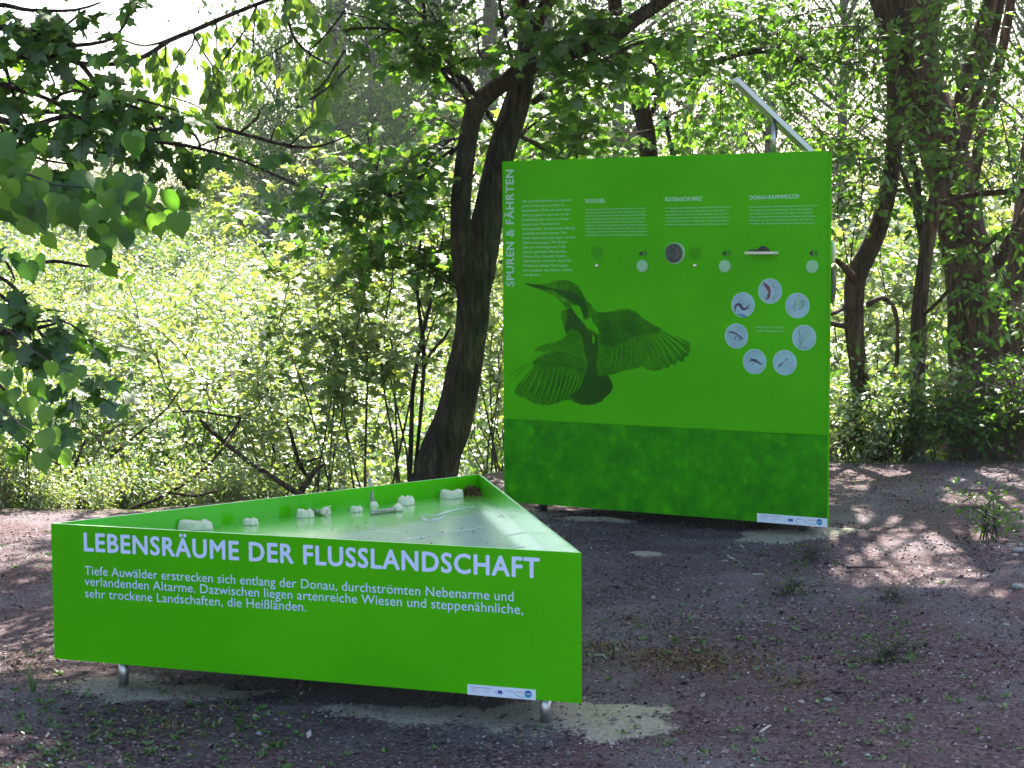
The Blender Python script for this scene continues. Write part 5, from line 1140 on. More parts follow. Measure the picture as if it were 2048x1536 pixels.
# solar plate on its post
pp = at(1548, 300, 10.15); pt = at(1546, 238, 10.15)
post('post', pp[0], pp[1], CZ0 + CH - .03, pt[2] + .02, .0135, M['steel'], col)
a = at(1470, 160, 10.1); b_ = at(1622, 306, 10.1); ax = b_ - a; ax[1] = 0; L = np.linalg.norm(ax); ax = ax / L
up = np.array([-ax[2], 0, ax[0]]); up = up if up[2] > 0 else -up
dp = unit(np.array([.135, 1, 0.0])); dp = unit(dp - ax * np.dot(dp, ax)); nn = unit(np.cross(ax, dp)); nn = nn if nn[2] > 0 else -nn
def obox(name, o, A, B, Cc, mat, parent):
    P = [o, o + A, o + A + B, o + B]; P = P + [q + Cc for q in P]; return box(name, P, mat, parent)
D_ = .46
fr_ = obox('solar_panel', a + dp * .0 + nn * .0, ax * L, dp * D_, nn * .025, M['white'], col)
obox('cells', a + ax * .015 + dp * .015 + nn * .0265, ax * (L - .03), dp * (D_ - .03), nn * .002, plain('solar cells', (.01, .012, .03), .12, coat=1), fr_)
obox('backsheet', a + ax * .02 + dp * .02 - nn * .003, ax * (L - .04), dp * (D_ - .04), nn * .0025, plain('dark backsheet', (.05, .05, .06), .5), fr_)
# relief pieces on the hidden right side that peek past the edge
def ellipsoid(name, c, r, mat, parent, n=14, top=1.0):
    V, F = [], []
    for i in range(n + 1):
        ph = math.pi * i / n
        for j in range(n): t = 2 * math.pi * j / n; V.append((c[0] + r[0] * math.sin(ph) * math.cos(t), c[1] + r[1] * math.sin(ph) * math.sin(t), c[2] + r[2] * math.cos(ph) * (1 if i < n / 2 else top)))
    for i in range(n):
        for j in range(n): F.append((i * n + j, i * n + (j + 1) % n, (i + 1) * n + (j + 1) % n, (i + 1) * n + j))
    return link(name, pymesh(name, V, F), parent, mat, smooth=True)
c_ = at(1664, 500, 9.75); ellipsoid('antler_relief', c_, (.020, .06, .052), M['plaster'], col, top=1.5)
c_ = at(1664, 572, 9.72); ellipsoid('fur_relief', c_, (.022, .06, .10), plain('grey fur', (.16, .13, .11), .9, noise=.4, nscale=60, bump=.8), col)

# lettering of the column
lettering(CP, 'SPUREN & FÄHRTEN', (1028.5, 573), (1027, 339), abs(CP.uv(1028, 450)[0] - CP.uv(1013, 450)[0]), M['print_pale'], col, 1.7, words=True)
hd = lambda s, a, b, h: lettering(CP, s, a, b, cap(CP, a, (a[0], a[1] - h)), M['print_head'], col, .9)
hd('EISVOGEL', (1171.5, 405.8), (1211, 405), 7.6); hd('ROTBAUCHUNKE', (1331, 402.3), (1403.5, 400.9), 7.8); hd('DONAU-KAMMMOLCH', (1499.6, 399), (1597.5, 396.6), 8)
col_lines = ['Oft sind die Wildtiere im National-', 'park Donau-Auen schwer zu', 'beobachten. Denn sie sind scheu,', 'sehr gut getarnt oder nur in der', 'Dunkelheit aktiv. Doch sie hinter-', 'lassen viele Hinweise ihrer', 'Anwesenheit, die mit etwas Übung', 'entdeckt werden können. Wir', 'hören Rufe und Laute oder riechen', 'Duftmarkierungen. Wir finden',
             'allerorts Nahrungsreste, Fraß-', 'spuren, geschälte Baumrinde,', 'Fährten, Kot, Gewölle, Federn,', 'Haarbüschel und mehr. Auch die', 'Wohnorte etlicher Tiere lassen', 'sich erspähen, wie Nester, Höhlen', 'und Bauten.']
ends = (745, 660, 740, 715, 720, 625, 765, 685, 770, 685, 680, 685, 685, 730, 695, 745, 410)
for i, (s, e) in enumerate(zip(col_lines, ends)):
    y = 405.2 + 9.18 * i; xe = 1000 + e / 5.12; xs = 1044.5 + i * .12
    lettering(CP, s, (xs, y), (xe, y - (xe - xs) * .03 * (1 - i / 20)), .0148, M['print_pale'], col, .3)
blk = [(1171.5, 420.5, 1294, 6.35, ['Der farbenprächtige Eisvogel gräbt seine Brutröhre in steile', 'Uferwände entlang der Donau. Beim Fischfang stürzt er sich', 'kopfüber ins Wasser und taucht wieder auf. Sein Ruf klingt', 'hell und durchdringend, oft hört man ihn bevor man ihn', 'sieht. Unverdauliche Reste wie Gräten und Schuppen', 'würgt er als Speiballen wieder aus. Diese findet man unter', 'Sitzwarten und Ansitzästen. Seine Brutröhre ist etwa einen', 'Meter lang und endet in der Nistkammer. Helle Kotspuren', 'am Eingang verraten, ob die Höhle gerade bewohnt ist.'], (118, 121, 122, 120, 117, 123.5, 121, 123, 122)),
       (1331, 418, 1461, 6.5, ['In Tümpeln und Altarmen der Donau lebt die Rotbauchunke.', 'Im Frühjahr hört man die leisen Rufe der Männchen', 'tagsüber und in der Nacht. Bei Gefahr zeigt sie ihre', 'rote Bauchseite und schützt sich mit giftigem Sekret', 'vor Feinden. Die Eier heftet sie an Wasserpflanzen,', 'woraus sich die kleinen Larven bis zum Sommer bilden.'], (130, 120, 127, 128, 127, 126)),
       (1499.6, 415.5, 1636, 6.65, ['In tiefen, pflanzenreichen Kleingewässern der Auen lebt', 'der seltene Donau-Kammmolch. Er ist gut getarnt', 'und meist nur in der Nacht zu sehen. Im Frühjahr', 'tragen die Männchen einen hohen Kamm am Rücken,', 'mit dem sie um die Weibchen werben. Im Herbst', 'wandern die Tiere an Land in geschützte Verstecke.'], (136, 125, 126, 132, 127, 131))]
for (x0, y0, x1, dy, ls, wd) in blk:
    for i, (s, w_) in enumerate(zip(ls, wd)):
        y = y0 + dy * i; lettering(CP, s, (x0, y), (x0 + w_, y - w_ * (.012 + .012 * (5 - i) / 5)), .0088, M['print_pale'], col, .15)
for s, a, b_ in (('Metamorphose – vom Ei', (1512, 656.2), (1568, 657)), ('zum erwachsenen Tier', (1514, 663.2), (1566, 664))): lettering(CP, s, a, b_, .011, M['print_pale'], col, .3)

# speakers, buttons, code discs (left blank), toad dish, newt shelf
def grille(cx, cy_):
    c = CP.uv(cx, cy_); V, F = [], []
    rows = (5, 7, 9, 9, 9, 9, 9, 7, 5)
    for r_, k in enumerate(rows):
        for j in range(k):
            u = c[0] + (j - (k - 1) / 2) * .0083; v = c[1] + (r_ - 4) * .0081; b0 = len(V)
            V += [CP.p(u + .0024 * math.cos(a), v + .0024 * math.sin(a), .0012) for a in np.linspace(0, 2 * math.pi, 8, endpoint=False)]; F.append(tuple(range(b0, b0 + 8)))
    link('speaker_grille', pymesh('speaker_grille', V, F), col, M['dark_hole'], kind='stuff')
def button(cx, cy_):
    CP.disc('button', CP.uv(cx, cy_), .0105, M['chrome'], col, 0, .006, 20, .006)
M['chrome'] = plain('polished steel', (.7, .7, .72), .08, 1)
M['disc_pale'] = plain('pale green disc', (.24, .50, .27), .35, coat=.4); M['code_pale'] = plain('greenish disc centre', (.20, .42, .25), .5)
grille(1195, 505.2); grille(1391, 506.5); button(1195, 531.2); button(1391, 531)
for (x, y) in ((1285, 532), (1450, 532.3), (1625, 533)):
    d_ = CP.disc('button_disc', CP.uv(x, y), .0345, M['disc_pale'], col, .0, .006, 36, .0015)
for (x, y) in ((1286, 507.3), (1453, 507), (1627, 506.5)):
    c = CP.uv(x, y); k = .00268
    q = lambda a, b: (c[0] + a * k, c[1] + b * k)
    sp_ = CP.poly('speaker_symbol', [q(-8.5, -3.2), q(-5.2, -3.2), q(-.6, -7), q(-.6, 7), q(-5.2, 3.2), q(-8.5, 3.2)], M['black'], col, .0015, px=False)
    st = []
    for r_ in (3.2, 5.6, 8.0): st.append(([q(.4 + r_ * math.cos(a), r_ * math.sin(a) * .95) for a in np.linspace(-.95, .95, 7)], .0032, 0))
    CP.strokes('sound_wave', st, M['black'], sp_, .0018, px=False)
toad = CP.disc('toad_dish', CP.uv(1351.3, 506.3), .0590, plain('pale rim', (.30, .52, .30), .35), col, 0, .016, 48, .0)
m, nt, b, o_ = material('toad photo'); tc = N(nt, 'ShaderNodeTexCoord'); n1 = N(nt, 'ShaderNodeTexNoise'); n1.inputs['Scale'].default_value = 28; n1.inputs['Detail'].default_value = 6; nt.links.new(tc.outputs['Object'], n1.inputs['Vector'])
r1 = ramp(nt, [(.3, (.004, .02, .02)), (.55, (.02, .06, .045)), (.75, (.05, .10, .05))]); nt.links.new(n1.outputs[0], r1.inputs[0]); nt.links.new(r1.outputs[0], b.inputs['Base Color']); b.inputs['Roughness'].default_value = .25
CP.disc('picture', CP.uv(1350.2, 506.3), .0545, m, toad, .0165)
tz = lambda x, y: (1320 + x / 17.07, 470 + y / 17.07)
CP.strokes('toad_drawing', [([tz(580, 520), tz(640, 560), tz(650, 640), tz(640, 720), tz(560, 780)], .011, 2), ([tz(650, 620), tz(700, 680), tz(710, 750)], .007, 1), ([tz(600, 740), tz(540, 790), tz(520, 740)], .005, 1), ([tz(640, 520), tz(600, 470)], .004, 1)], plain('toad brown', (.16, .09, .07), .6), toad, .0172)
CP.strokes('toad_drawing', [([tz(640, 560), tz(665, 640), tz(650, 700)], .004, 2), ([tz(690, 690), tz(715, 750)], .003, 1), ([tz(560, 770), tz(600, 800)], .003, 1)], M['black'], toad, .0178)
nz_ = lambda x, y: (1340 + x / 6.023, 360 + y / 6.023)
A_ = CP.uv(*nz_(955, 892)); B_ = CP.uv(*nz_(1308, 892)); T_ = CP.uv(*nz_(1130, 862))[1]
def pbox(name, u0, u1, v0, v1, o0, o1, mat, parent):
    P = [CP.p(u0, v0, o1), CP.p(u1, v0, o1), CP.p(u1, v0, o0), CP.p(u0, v0, o0)]; P = P + [q + np.array([0, 0, v1 - v0]) for q in P]; return box(name, P, mat, parent)
shelf = pbox('newt_shelf', A_[0], B_[0], A_[1], T_, .0008, .065, M['plaster'], col)
# newt figure: body, tail, legs as one skin of tubes
newt = [CP.p(*CP.uv(*nz_(x, y)), .04) for x, y in ((1228, 842), (1205, 832), (1165, 822), (1125, 828), (1090, 846), (1060, 845), (1010, 842), (965, 852))]
P_, r_ = smooth_line(newt, [.004, .0085, .013, .012, .006, .006, .0045, .0015], .004); V1 = [tube(P_, r_, 10)]
for (x, y, dx, o1) in ((1195, 838, 10, .055), (1130, 838, -12, .055), (1195, 838, 14, .02), (1130, 838, -10, .02)):
    a = CP.p(*CP.uv(*nz_(x, y)), .04); b_ = CP.p(*CP.uv(*nz_(x + dx, y + 20)), o1); q_, rr_ = smooth_line([a, (a + b_) / 2 + np.array([0, 0, .004]), b_], [.004, .003, .003], .004); V1.append(tube(q_, rr_, 6))
V, F, _ = join_arrays(V1); nw = link('newt_figure', trimesh('newt_figure', V, F), shelf, plain('dark newt skin', (.035, .028, .03), .4, noise=.4, nscale=90, bump=.3), smooth=True)
CP.poly('shelf_edge', [(A_[0], A_[1]), (B_[0], A_[1]), (B_[0], A_[1] + .003), (A_[0], A_[1] + .003)], M['plaster'], shelf, .0662, px=False)

# seven round pictures
M['pic'] = plain('pale blue print', (.27, .46, .50), .4, noise=.16, nscale=14); M['pic_rim'] = plain('print rim', (.42, .60, .60), .4)
M['newt_red'] = plain('newt red', (.22, .05, .06), .5); M['newt_dark'] = plain('newt dark', (.03, .03, .06), .5); M['weed'] = plain('water weed', (.03, .20, .10), .5); M['weed_pale'] = plain('pale weed', (.30, .52, .32), .5); M['deep'] = plain('deep water', (.06, .22, .32), .5)
dz3 = lambda x, y: (1420 + x / 6.4, 540 + y / 6.4)
PIC = [((770, 270), 'Weibchen', [([(680, 160), (735, 215), (765, 280), (745, 320)], .022, 2, 'newt_red'), ([(750, 300), (745, 345), (725, 365), (690, 350)], .016, 1, 'newt_red'), ([(680, 160), (730, 215), (755, 270)], .005, 2, 'newt_dark'), ([(680, 195), (650, 220)], .004, 1, 'newt_dark'), ([(700, 205), (690, 235)], .004, 1, 'newt_dark'), ([(765, 300), (760, 350), (725, 395)], .009, 1, 'newt_dark'), ([(795, 160), (815, 215), (850, 235), (830, 275)], .003, 2, 'weed'), ([(790, 330), (820, 370), (815, 415)], .003, 2, 'weed'), ([(820, 355), (860, 320)], .004, 1, 'weed')]),
       ((423, 445), 'Männchen', [([(325, 540), (325, 470), (370, 435), (400, 470), (440, 505), (480, 475), (510, 440)], .015, 2, 'newt_dark'), ([(400, 480), (395, 515)], .005, 1, 'newt_dark'), ([(470, 480), (495, 495), (530, 480)], .005, 1, 'newt_dark'), ([(380, 440), (430, 435)], .006, 1, 'newt_dark'), ([(345, 570), (400, 575), (460, 600), (420, 600)], .014, 2, 'deep')]),
       ((1120, 455), 'Eiablage', [([(1075, 375), (1090, 430), (1070, 470), (1105, 540)], .005, 2, 'weed'), ([(1105, 430), (1120, 380), (1145, 380), (1130, 440), (1110, 490)], .012, 2, 'weed_pale'), ([(1110, 510), (1160, 490), (1200, 430), (1180, 395), (1145, 440)], .006, 2, 'weed'), ([(1150, 480), (1190, 420)], .012, 2, 'weed_pale'), ([(1120, 380), (1105, 440), (1120, 500)], .003, 2, 'weed')]),
       ((338, 845), 'Jungtier', [([(235, 792), (290, 800), (350, 835), (400, 865), (425, 885)], .016, 2, 'newt_dark'), ([(270, 800), (340, 835), (390, 862)], .004, 2, 'pic_rim'), ([(335, 850), (320, 885), (335, 895)], .004, 0, 'newt_dark'), ([(375, 870), (360, 895), (375, 912)], .004, 0, 'newt_dark'), ([(400, 875), (390, 900), (408, 905)], .004, 0, 'newt_dark')]),
       ((1205, 865), 'Laich', [([(1140, 745), (1150, 830), (1175, 870)], .005, 2, 'weed'), ([(1200, 865), (1250, 850), (1295, 800)], .014, 2, 'weed_pale'), ([(1195, 870), (1240, 868), (1270, 845), (1298, 798)], .003, 2, 'weed'), ([(1140, 880), (1160, 930), (1145, 1010)], .006, 2, 'weed'), ([(1150, 800), (1215, 770)], .006, 1, 'weed_pale'), ([(1165, 960), (1235, 945)], .010, 2, 'weed_pale'), ([(1180, 940), (1200, 890)], .006, 2, 'weed'), ([(1150, 1000), (1210, 995), (1270, 1000)], .004, 2, 'weed')]),
       ((572, 1172), 'Larve', [([(510, 1165), (545, 1150), (590, 1165), (640, 1195), (668, 1205)], .016, 2, 'newt_dark'), ([(525, 1150), (510, 1125)], .004, 1, 'newt_dark'), ([(530, 1150), (530, 1112)], .004, 1, 'newt_dark'), ([(575, 1155), (575, 1125)], .003, 1, 'newt_dark'), ([(560, 1180), (548, 1230)], .004, 1, 'newt_dark'), ([(515, 1170), (492, 1190)], .004, 1, 'newt_dark'), ([(590, 1165), (640, 1200)], .012, 2, 'grey_print')]),
       ((958, 1185), 'Junge Larve', [([(900, 1255), (882, 1230), (915, 1205), (960, 1175), (1000, 1140)], .010, 2, 'newt_dark'), ([(925, 1205), (965, 1175), (1000, 1150)], .004, 2, 'sticker'), ([(960, 1165), (1000, 1130)], .003, 1, 'newt_dark'), ([(970, 1150), (975, 1115)], .003, 1, 'newt_dark')])]
for (c, capn, drw) in PIC:
    cc = CP.uv(*dz3(*c)); rim = CP.disc('picture', cc, .0685, M['pic_rim'], col, .0, .002, 44)
    CP.disc('picture_face', cc, .0655, M['pic'], rim, .0026)
    bym = {}
    for pts, wd, tp, mk in drw: bym.setdefault(mk, []).append(([dz3(*p) for p in pts], wd, tp))
    for i, (mk, st) in enumerate(bym.items()): CP.strokes('drawing', st, M[mk], rim, .0032 + .0004 * i)
    lettering(CP, capn, (cc[0] - .016, cc[1] + .052), (cc[0] + .016, cc[1] + .052), .006, M['grey_print'], rim, .5, .0034, px=False)

# kingfisher print
kz = lambda L: [(1000 + x / 5.12, 540 + y / 5.12) for x, y in L]
def print_mat(name, lo, hi, sc=150, mid=.5):
    m, nt, b, o = material(name); tc = N(nt, 'ShaderNodeTexCoord'); n1 = N(nt, 'ShaderNodeTexNoise'); n1.inputs['Scale'].default_value = sc; n1.inputs['Detail'].default_value = 3; nt.links.new(tc.outputs['Object'], n1.inputs['Vector'])
    n2 = N(nt, 'ShaderNodeTexNoise'); n2.inputs['Scale'].default_value = 6; n2.inputs['Detail'].default_value = 5; nt.links.new(tc.outputs['Object'], n2.inputs['Vector'])
    ad = N(nt, 'ShaderNodeMath', operation='ADD'); nt.links.new(n1.outputs[0], ad.inputs[0]); nt.links.new(n2.outputs[0], ad.inputs[1]); r = ramp(nt, [(mid - .12, lo), (mid + .16, hi)])
    hf = N(nt, 'ShaderNodeMath', operation='MULTIPLY'); hf.inputs[1].default_value = .5; nt.links.new(ad.outputs[0], hf.inputs[0]); nt.links.new(hf.outputs[0], r.inputs[0]); nt.links.new(r.outputs[0], b.inputs['Base Color']); b.inputs['Roughness'].default_value = .45; b.inputs['Specular IOR Level'].default_value = .07; return m
M['bird'] = print_mat('kingfisher print', (.014, .13, .002), (.055, .31, .001), 75); M['bird_mid'] = print_mat('kingfisher wing coverts', (.012, .095, .003), (.042, .24, .002), 90, .52); M['bird_dark'] = print_mat('kingfisher dark print', (.012, .07, .006), (.024, .12, .005), 100); M['bird_dot'] = print_mat('kingfisher speckle', (.03, .14, .012), (.10, .46, .006), 220)
K0 = kz([(232, 128), (330, 148), (470, 145), (560, 108), (640, 100), (730, 115), (790, 155), (835, 215), (865, 280), (890, 320), (930, 350), (960, 400), (1000, 430), (1080, 430), (1170, 420), (1240, 395), (1320, 395), (1400, 430), (1460, 490), (1560, 550), (1650, 600), (1760, 660), (1850, 695), (1945, 745), (1945, 790), (1955, 825), (1930, 850), (1932, 885), (1890, 885), (1890, 930), (1860, 940), (1815, 920), (1808, 972), (1780, 975), (1738, 960), (1740, 998), (1700, 1003), (1670, 985), (1665, 1020), (1605, 1032), (1540, 1028), (1490, 1010), (1455, 980), (1420, 1005), (1370, 1010), (1290, 1030), (1230, 1045), (1180, 1065), (1110, 1072), (1130, 1110), (1162, 1190), (1140, 1250), (1085, 1300), (1040, 1350), (990, 1368), (975, 1385), (930, 1378), (900, 1390), (860, 1380), (840, 1388), (790, 1365), (760, 1360), (730, 1332), (690, 1328), (655, 1338), (640, 1330), (600, 1358), (560, 1368), (500, 1390), (480, 1378), (430, 1387), (400, 1372), (370, 1375), (320, 1345), (290, 1335), (255, 1305), (200, 1298), (160, 1270), (148, 1235), (165, 1200), (215, 1140), (290, 1050), (345, 980), (325, 940), (400, 885), (540, 815), (470, 835), (370, 832), (350, 815), (440, 765), (560, 742), (655, 700), (680, 650), (655, 585), (630, 500), (625, 430), (655, 405), (700, 410), (640, 340), (560, 262), (480, 232), (380, 190), (290, 158)])
bird = CP.poly('kingfisher_print', K0, M['bird'], col, .0012)
def kp(L, mat, off): return CP.poly('feather_print', kz(L), M[mat], bird, off)
kp([(232, 128), (430, 160), (540, 190), (640, 200), (760, 230), (850, 295), (880, 340), (905, 410), (900, 490), (865, 495), (835, 425), (812, 362), (740, 335), (640, 268), (540, 212), (400, 188), (300, 160)], 'bird_dark', .0017)
kp([(690, 400), (740, 400), (830, 520), (900, 620), (1000, 680), (1010, 800), (985, 1000), (1000, 1090), (1105, 1080), (1155, 1190), (1135, 1245), (1080, 1300), (1030, 1345), (930, 1372), (830, 1375), (760, 1340), (720, 1300), (820, 1200), (880, 1060), (900, 950), (870, 850), (850, 700), (800, 620), (730, 600), (680, 655), (660, 600), (690, 500)], 'bird_dark', .0017)
kp([(340, 940), (420, 890), (560, 830), (700, 850), (860, 900), (880, 1000), (840, 1040), (700, 1000), (520, 985), (400, 990)], 'bird_mid', .0016)
kp([(1010, 440), (1180, 430), (1320, 410), (1400, 450), (1540, 560), (1640, 605), (1600, 640), (1450, 660), (1300, 720), (1150, 780), (1040, 760), (1020, 600)], 'bird_mid', .0016)
kp([(725, 350), (770, 365), (810, 368), (830, 400), (845, 440), (855, 500), (870, 520), (905, 500), (932, 478), (955, 540), (1005, 600), (1018, 660), (985, 640), (940, 610), (890, 590), (870, 545), (830, 510), (790, 470), (755, 420)], 'green', .0023)
kp([(945, 655), (972, 690), (970, 750), (950, 752)], 'green', .0023); kp([(600, 275), (660, 285), (715, 325), (650, 330)], 'bird_dot', .0023)
sl, sd = [], []
lw = [((345, 1000), (200, 1190)), ((400, 1000), (270, 1265)), ((450, 1005), (335, 1315)), ((505, 1005), (405, 1340)), ((560, 1005), (465, 1350)), ((608, 1010), (520, 1345)), ((650, 1020), (572, 1335)), ((700, 1030), (618, 1320)), ((745, 1040), (655, 1305)), ((790, 1050), (700, 1280)), ((830, 1060), (745, 1260)), ((850, 1080), (790, 1240))]
for i, (a, b_) in enumerate(lw):
    m_ = ((a[0] + b_[0]) / 2 + 10, (a[1] + b_[1]) / 2); sl.append((kz([a, m_, b_]), .0075 if i < 3 else .0055, 2)); sd.append((kz([(a[0] + 16, a[1]), (m_[0] + 16, m_[1]), (b_[0] + 16, b_[1] + 6)]), .006, 2))
rw = [((1655, 615), (1905, 760)), ((1650, 635), (1915, 850)), ((1625, 645), (1865, 890)), ((1590, 655), (1790, 930)), ((1555, 660), (1725, 965)), ((1520, 670), (1655, 985)), ((1485, 680), (1585, 1005)), ((1440, 690), (1480, 960)), ((1390, 700), (1420, 985)), ((1345, 715), (1355, 995)), ((1300, 730), (1295, 1010)), ((1255, 750), (1235, 1025)), ((1210, 770), (1180, 1035)), ((1165, 800), (1130, 1045))]
for i, (a, b_) in enumerate(rw):
    m_ = ((a[0] + b_[0]) / 2 + 6, (a[1] + b_[1]) / 2 - 4); sl.append((kz([a, m_, b_]), .014 if i < 5 else .0065, 2)); sd.append((kz([(a[0] + 4, a[1] + 12), (m_[0] + 4, m_[1] + 16), (b_[0], b_[1] + 14)]), .006, 2))
CP.strokes('feather_print', sl, M['green'], bird, .0026); sd += [(kz([(330, 930), (200, 1010), (78, 1100)]), .003, 2), (kz([(335, 955), (220, 1030), (125, 1130)]), .003, 2)]
CP.strokes('feather_print', sd, M['bird_dark'], bird, .0028)
bars = []
for r_ in range(6):
    for j in range(9):
        a = -2.3 + j * .2 + r_ * .03; cx, cy_ = 640 + (130 + r_ * 2 + (r_ * 22 - 60) * .8) * math.cos(a) * 1.0 + 30, 260 + (150 - r_ * 20) * math.sin(a); bars.append((kz([(cx - 9, cy_ + 4), (cx, cy_ - 2), (cx + 9, cy_ + 3)]), .003, 2))
CP.strokes('feather_print', bars, M['bird_dark'], bird, .003)
V, F = [], []
rs = np.random.RandomState(9)
for _ in range(420):
    if rs.rand() < .6: x, y = rs.normal(1180, 140), rs.normal(600, 80)
    else: x, y = rs.normal(690, 110), rs.normal(860, 55)
    u, v = CP.uv(1000 + x / 5.12, 540 + y / 5.12); b0 = len(V); s_ = rs.uniform(.0015, .003)
    if not (1020 < x < 1430 and 450 < y < 800) and not (450 < x < 870 and 760 < y < 980): continue
    V += [CP.p(u - s_, v, .0032), CP.p(u, v - s_, .0032), CP.p(u + s_, v, .0032), CP.p(u, v + s_, .0032)]; F.append((b0, b0 + 1, b0 + 2, b0 + 3))
link('speckle_print', pymesh('speckle_print', V, F), bird, M['bird_dot'], kind='stuff')
sticker(CP, ((1514.3, 1026.3), (1514, 1044), (1655.0, 1036.7), (1654.6, 1054.2)), col)

# ------------------------------------------------------------ things on the ground
rs = np.random.RandomState(99)
def in_view(n, y0=4.4, y1=13.2, p=1.0):
    y = y0 + (y1 - y0) * rs.rand(n * 2) ** p; x = rs.uniform(-1, 1, n * 2) * (y * .31 + .25); k = y < edge_y(x) + .1; x, y = x[k][:n], y[k][:n]; return x, y
x, y = in_view(105000); k = rs.rand(len(x)) > sand_mask(x, y) * .72; cl = fbm(x, y, 50, 2.2, 3); k &= rs.rand(len(x)) < np.clip((cl - .15) * 2.4, .3, 1); x, y = x[k], y[k]
P = np.stack([x, y, height(x, y) + .004], 1)
V, F, t = leaf_cloud(T_SMALL, P, unit(rs.normal(0, 1, (len(P), 3)) * [1, 1, .35]), rs.normal(0, .45, (len(P), 3)) + [0, 0, 1], np.exp(rs.normal(-4.6, .5, len(P))).clip(.004, .032), rs.rand(len(P)))
o = link('mulch', trimesh('mulch', V, F, t), None, tinted('mulch chips', [(0, (.030, .018, .018)), (.35, (.05, .028, .030)), (.6, (.12, .075, .078)), (.85, (.20, .14, .13)), (.96, (.30, .24, .23)), (1, (.46, .40, .38))]), kind='stuff'); tag(o, 'dark bark mulch and crumbled leaves covering the forest ground', 'mulch')
x, y = in_view(14000); gr = fbm(x, y, 60, 1.1, 3); k = rs.rand(len(x)) < np.clip((gr - .42) * 4, .06, 1); x, y = x[k], y[k]
P = np.stack([x, y, height(x, y) + .003], 1)
TP = (np.array([(-.5, -.3, 0), (.5, -.35, 0), (.1, .5, 0), (.02, 0, .45)]), np.array([(0, 1, 3), (1, 2, 3), (2, 0, 3)]))
V, F, t = leaf_cloud(TP, P, unit(rs.normal(0, 1, (len(P), 3)) * [1, 1, .1]), rs.normal(0, .2, (len(P), 3)) + [0, 0, 1], np.exp(rs.normal(-4.9, .45, len(P))).clip(.003, .025), rs.rand(len(P)))
o = link('gravel', trimesh('gravel', V, F, t), None, tinted('gravel', [(0, (.10, .09, .10)), (.6, (.18, .17, .185)), (1, (.34, .33, .36))], .8), kind='stuff'); tag(o, 'pale gravel crumbs strewn over the dark ground', 'gravel')
# weeds in small rosettes
cent = []
def weed_at(px, py, sx, sy, n):
    for _ in range(n): p = on_z(px + rs.normal(0, sx), py + rs.normal(0, sy)); cent.append((p[0], p[1]))
weed_at(200, 1470, 190, 45, 200); weed_at(60, 1400, 80, 60, 45); weed_at(480, 1480, 130, 40, 80); weed_at(1350, 1270, 140, 35, 80); weed_at(1600, 1290, 140, 60, 60); weed_at(1850, 1400, 130, 90, 60); weed_at(1600, 1150, 70, 25, 22); weed_at(1500, 1480, 250, 40, 60); weed_at(1750, 960, 90, 12, 60); weed_at(1950, 990, 80, 25, 50); weed_at(60, 1120, 40, 30, 20); weed_at(330, 1350, 120, 12, 12); weed_at(1800, 1230, 120, 50, 30)
cent = np.array(cent); cent = cent[(cent[:, 1] < edge_y(cent[:, 0]))]
nl = 8; c = np.repeat(cent, nl, 0); sc_ = np.repeat(rs.uniform(.3, 1.0, len(cent)), nl); an = rs.uniform(0, 6.28, len(c)); P = np.stack([c[:, 0] + rs.normal(0, .008, len(c)), c[:, 1] + rs.normal(0, .008, len(c)), height(c[:, 0], c[:, 1]) + .004], 1)
D = np.stack([np.cos(an), np.sin(an), rs.uniform(.15, 1.1, len(c))], 1)
V, F, t = leaf_cloud(T_OVAL, P, D, np.tile([0, 0, 1.0], (len(c), 1)) + rs.normal(0, .3, (len(c), 3)), rs.uniform(.012, .028, len(c)) * sc_, rs.rand(len(c)))
o = link('weeds', trimesh('weeds', V, F, t), None, leaf_mat('weed leaf', [(0, (.05, .07, .02)), (.4, (.05, .13, .03)), (1, (.10, .20, .05))], .3, .05, 1.2), kind='stuff'); tag(o, 'tiny green weed rosettes dotted over the bare ground', 'weeds')
# tawny dry moss crumbs
def crumbs(n):
    L = []
    for (px, py, sx, sy, w_) in ((1330, 1315, 60, 14, .3), (1420, 1320, 50, 16, .2), (1210, 1290, 25, 8, .12), (1590, 1365, 30, 12, .1), (1500, 1330, 80, 30, .15), (330, 1440, 130, 30, .25), (1280, 1240, 60, 16, .15), (1750, 955, 80, 8, .15), (60, 1335, 50, 20, .1), (1150, 1230, 20, 60, .05)):
        for _ in range(int(n * w_)): L.append(on_z(px + rs.normal(0, sx), py + rs.normal(0, sy)))
    L = np.array(L); L[:, 2] = height(L[:, 0], L[:, 1]) + .005; return L
bits('dry_moss', 'tawny crumbs of dry moss and old leaves in loose patches', 'dry moss', 2400, crumbs, (.006, .02), tinted('dry moss', [(0, (.08, .045, .02)), (.6, (.15, .09, .04)), (1, (.26, .19, .09))]), .8)
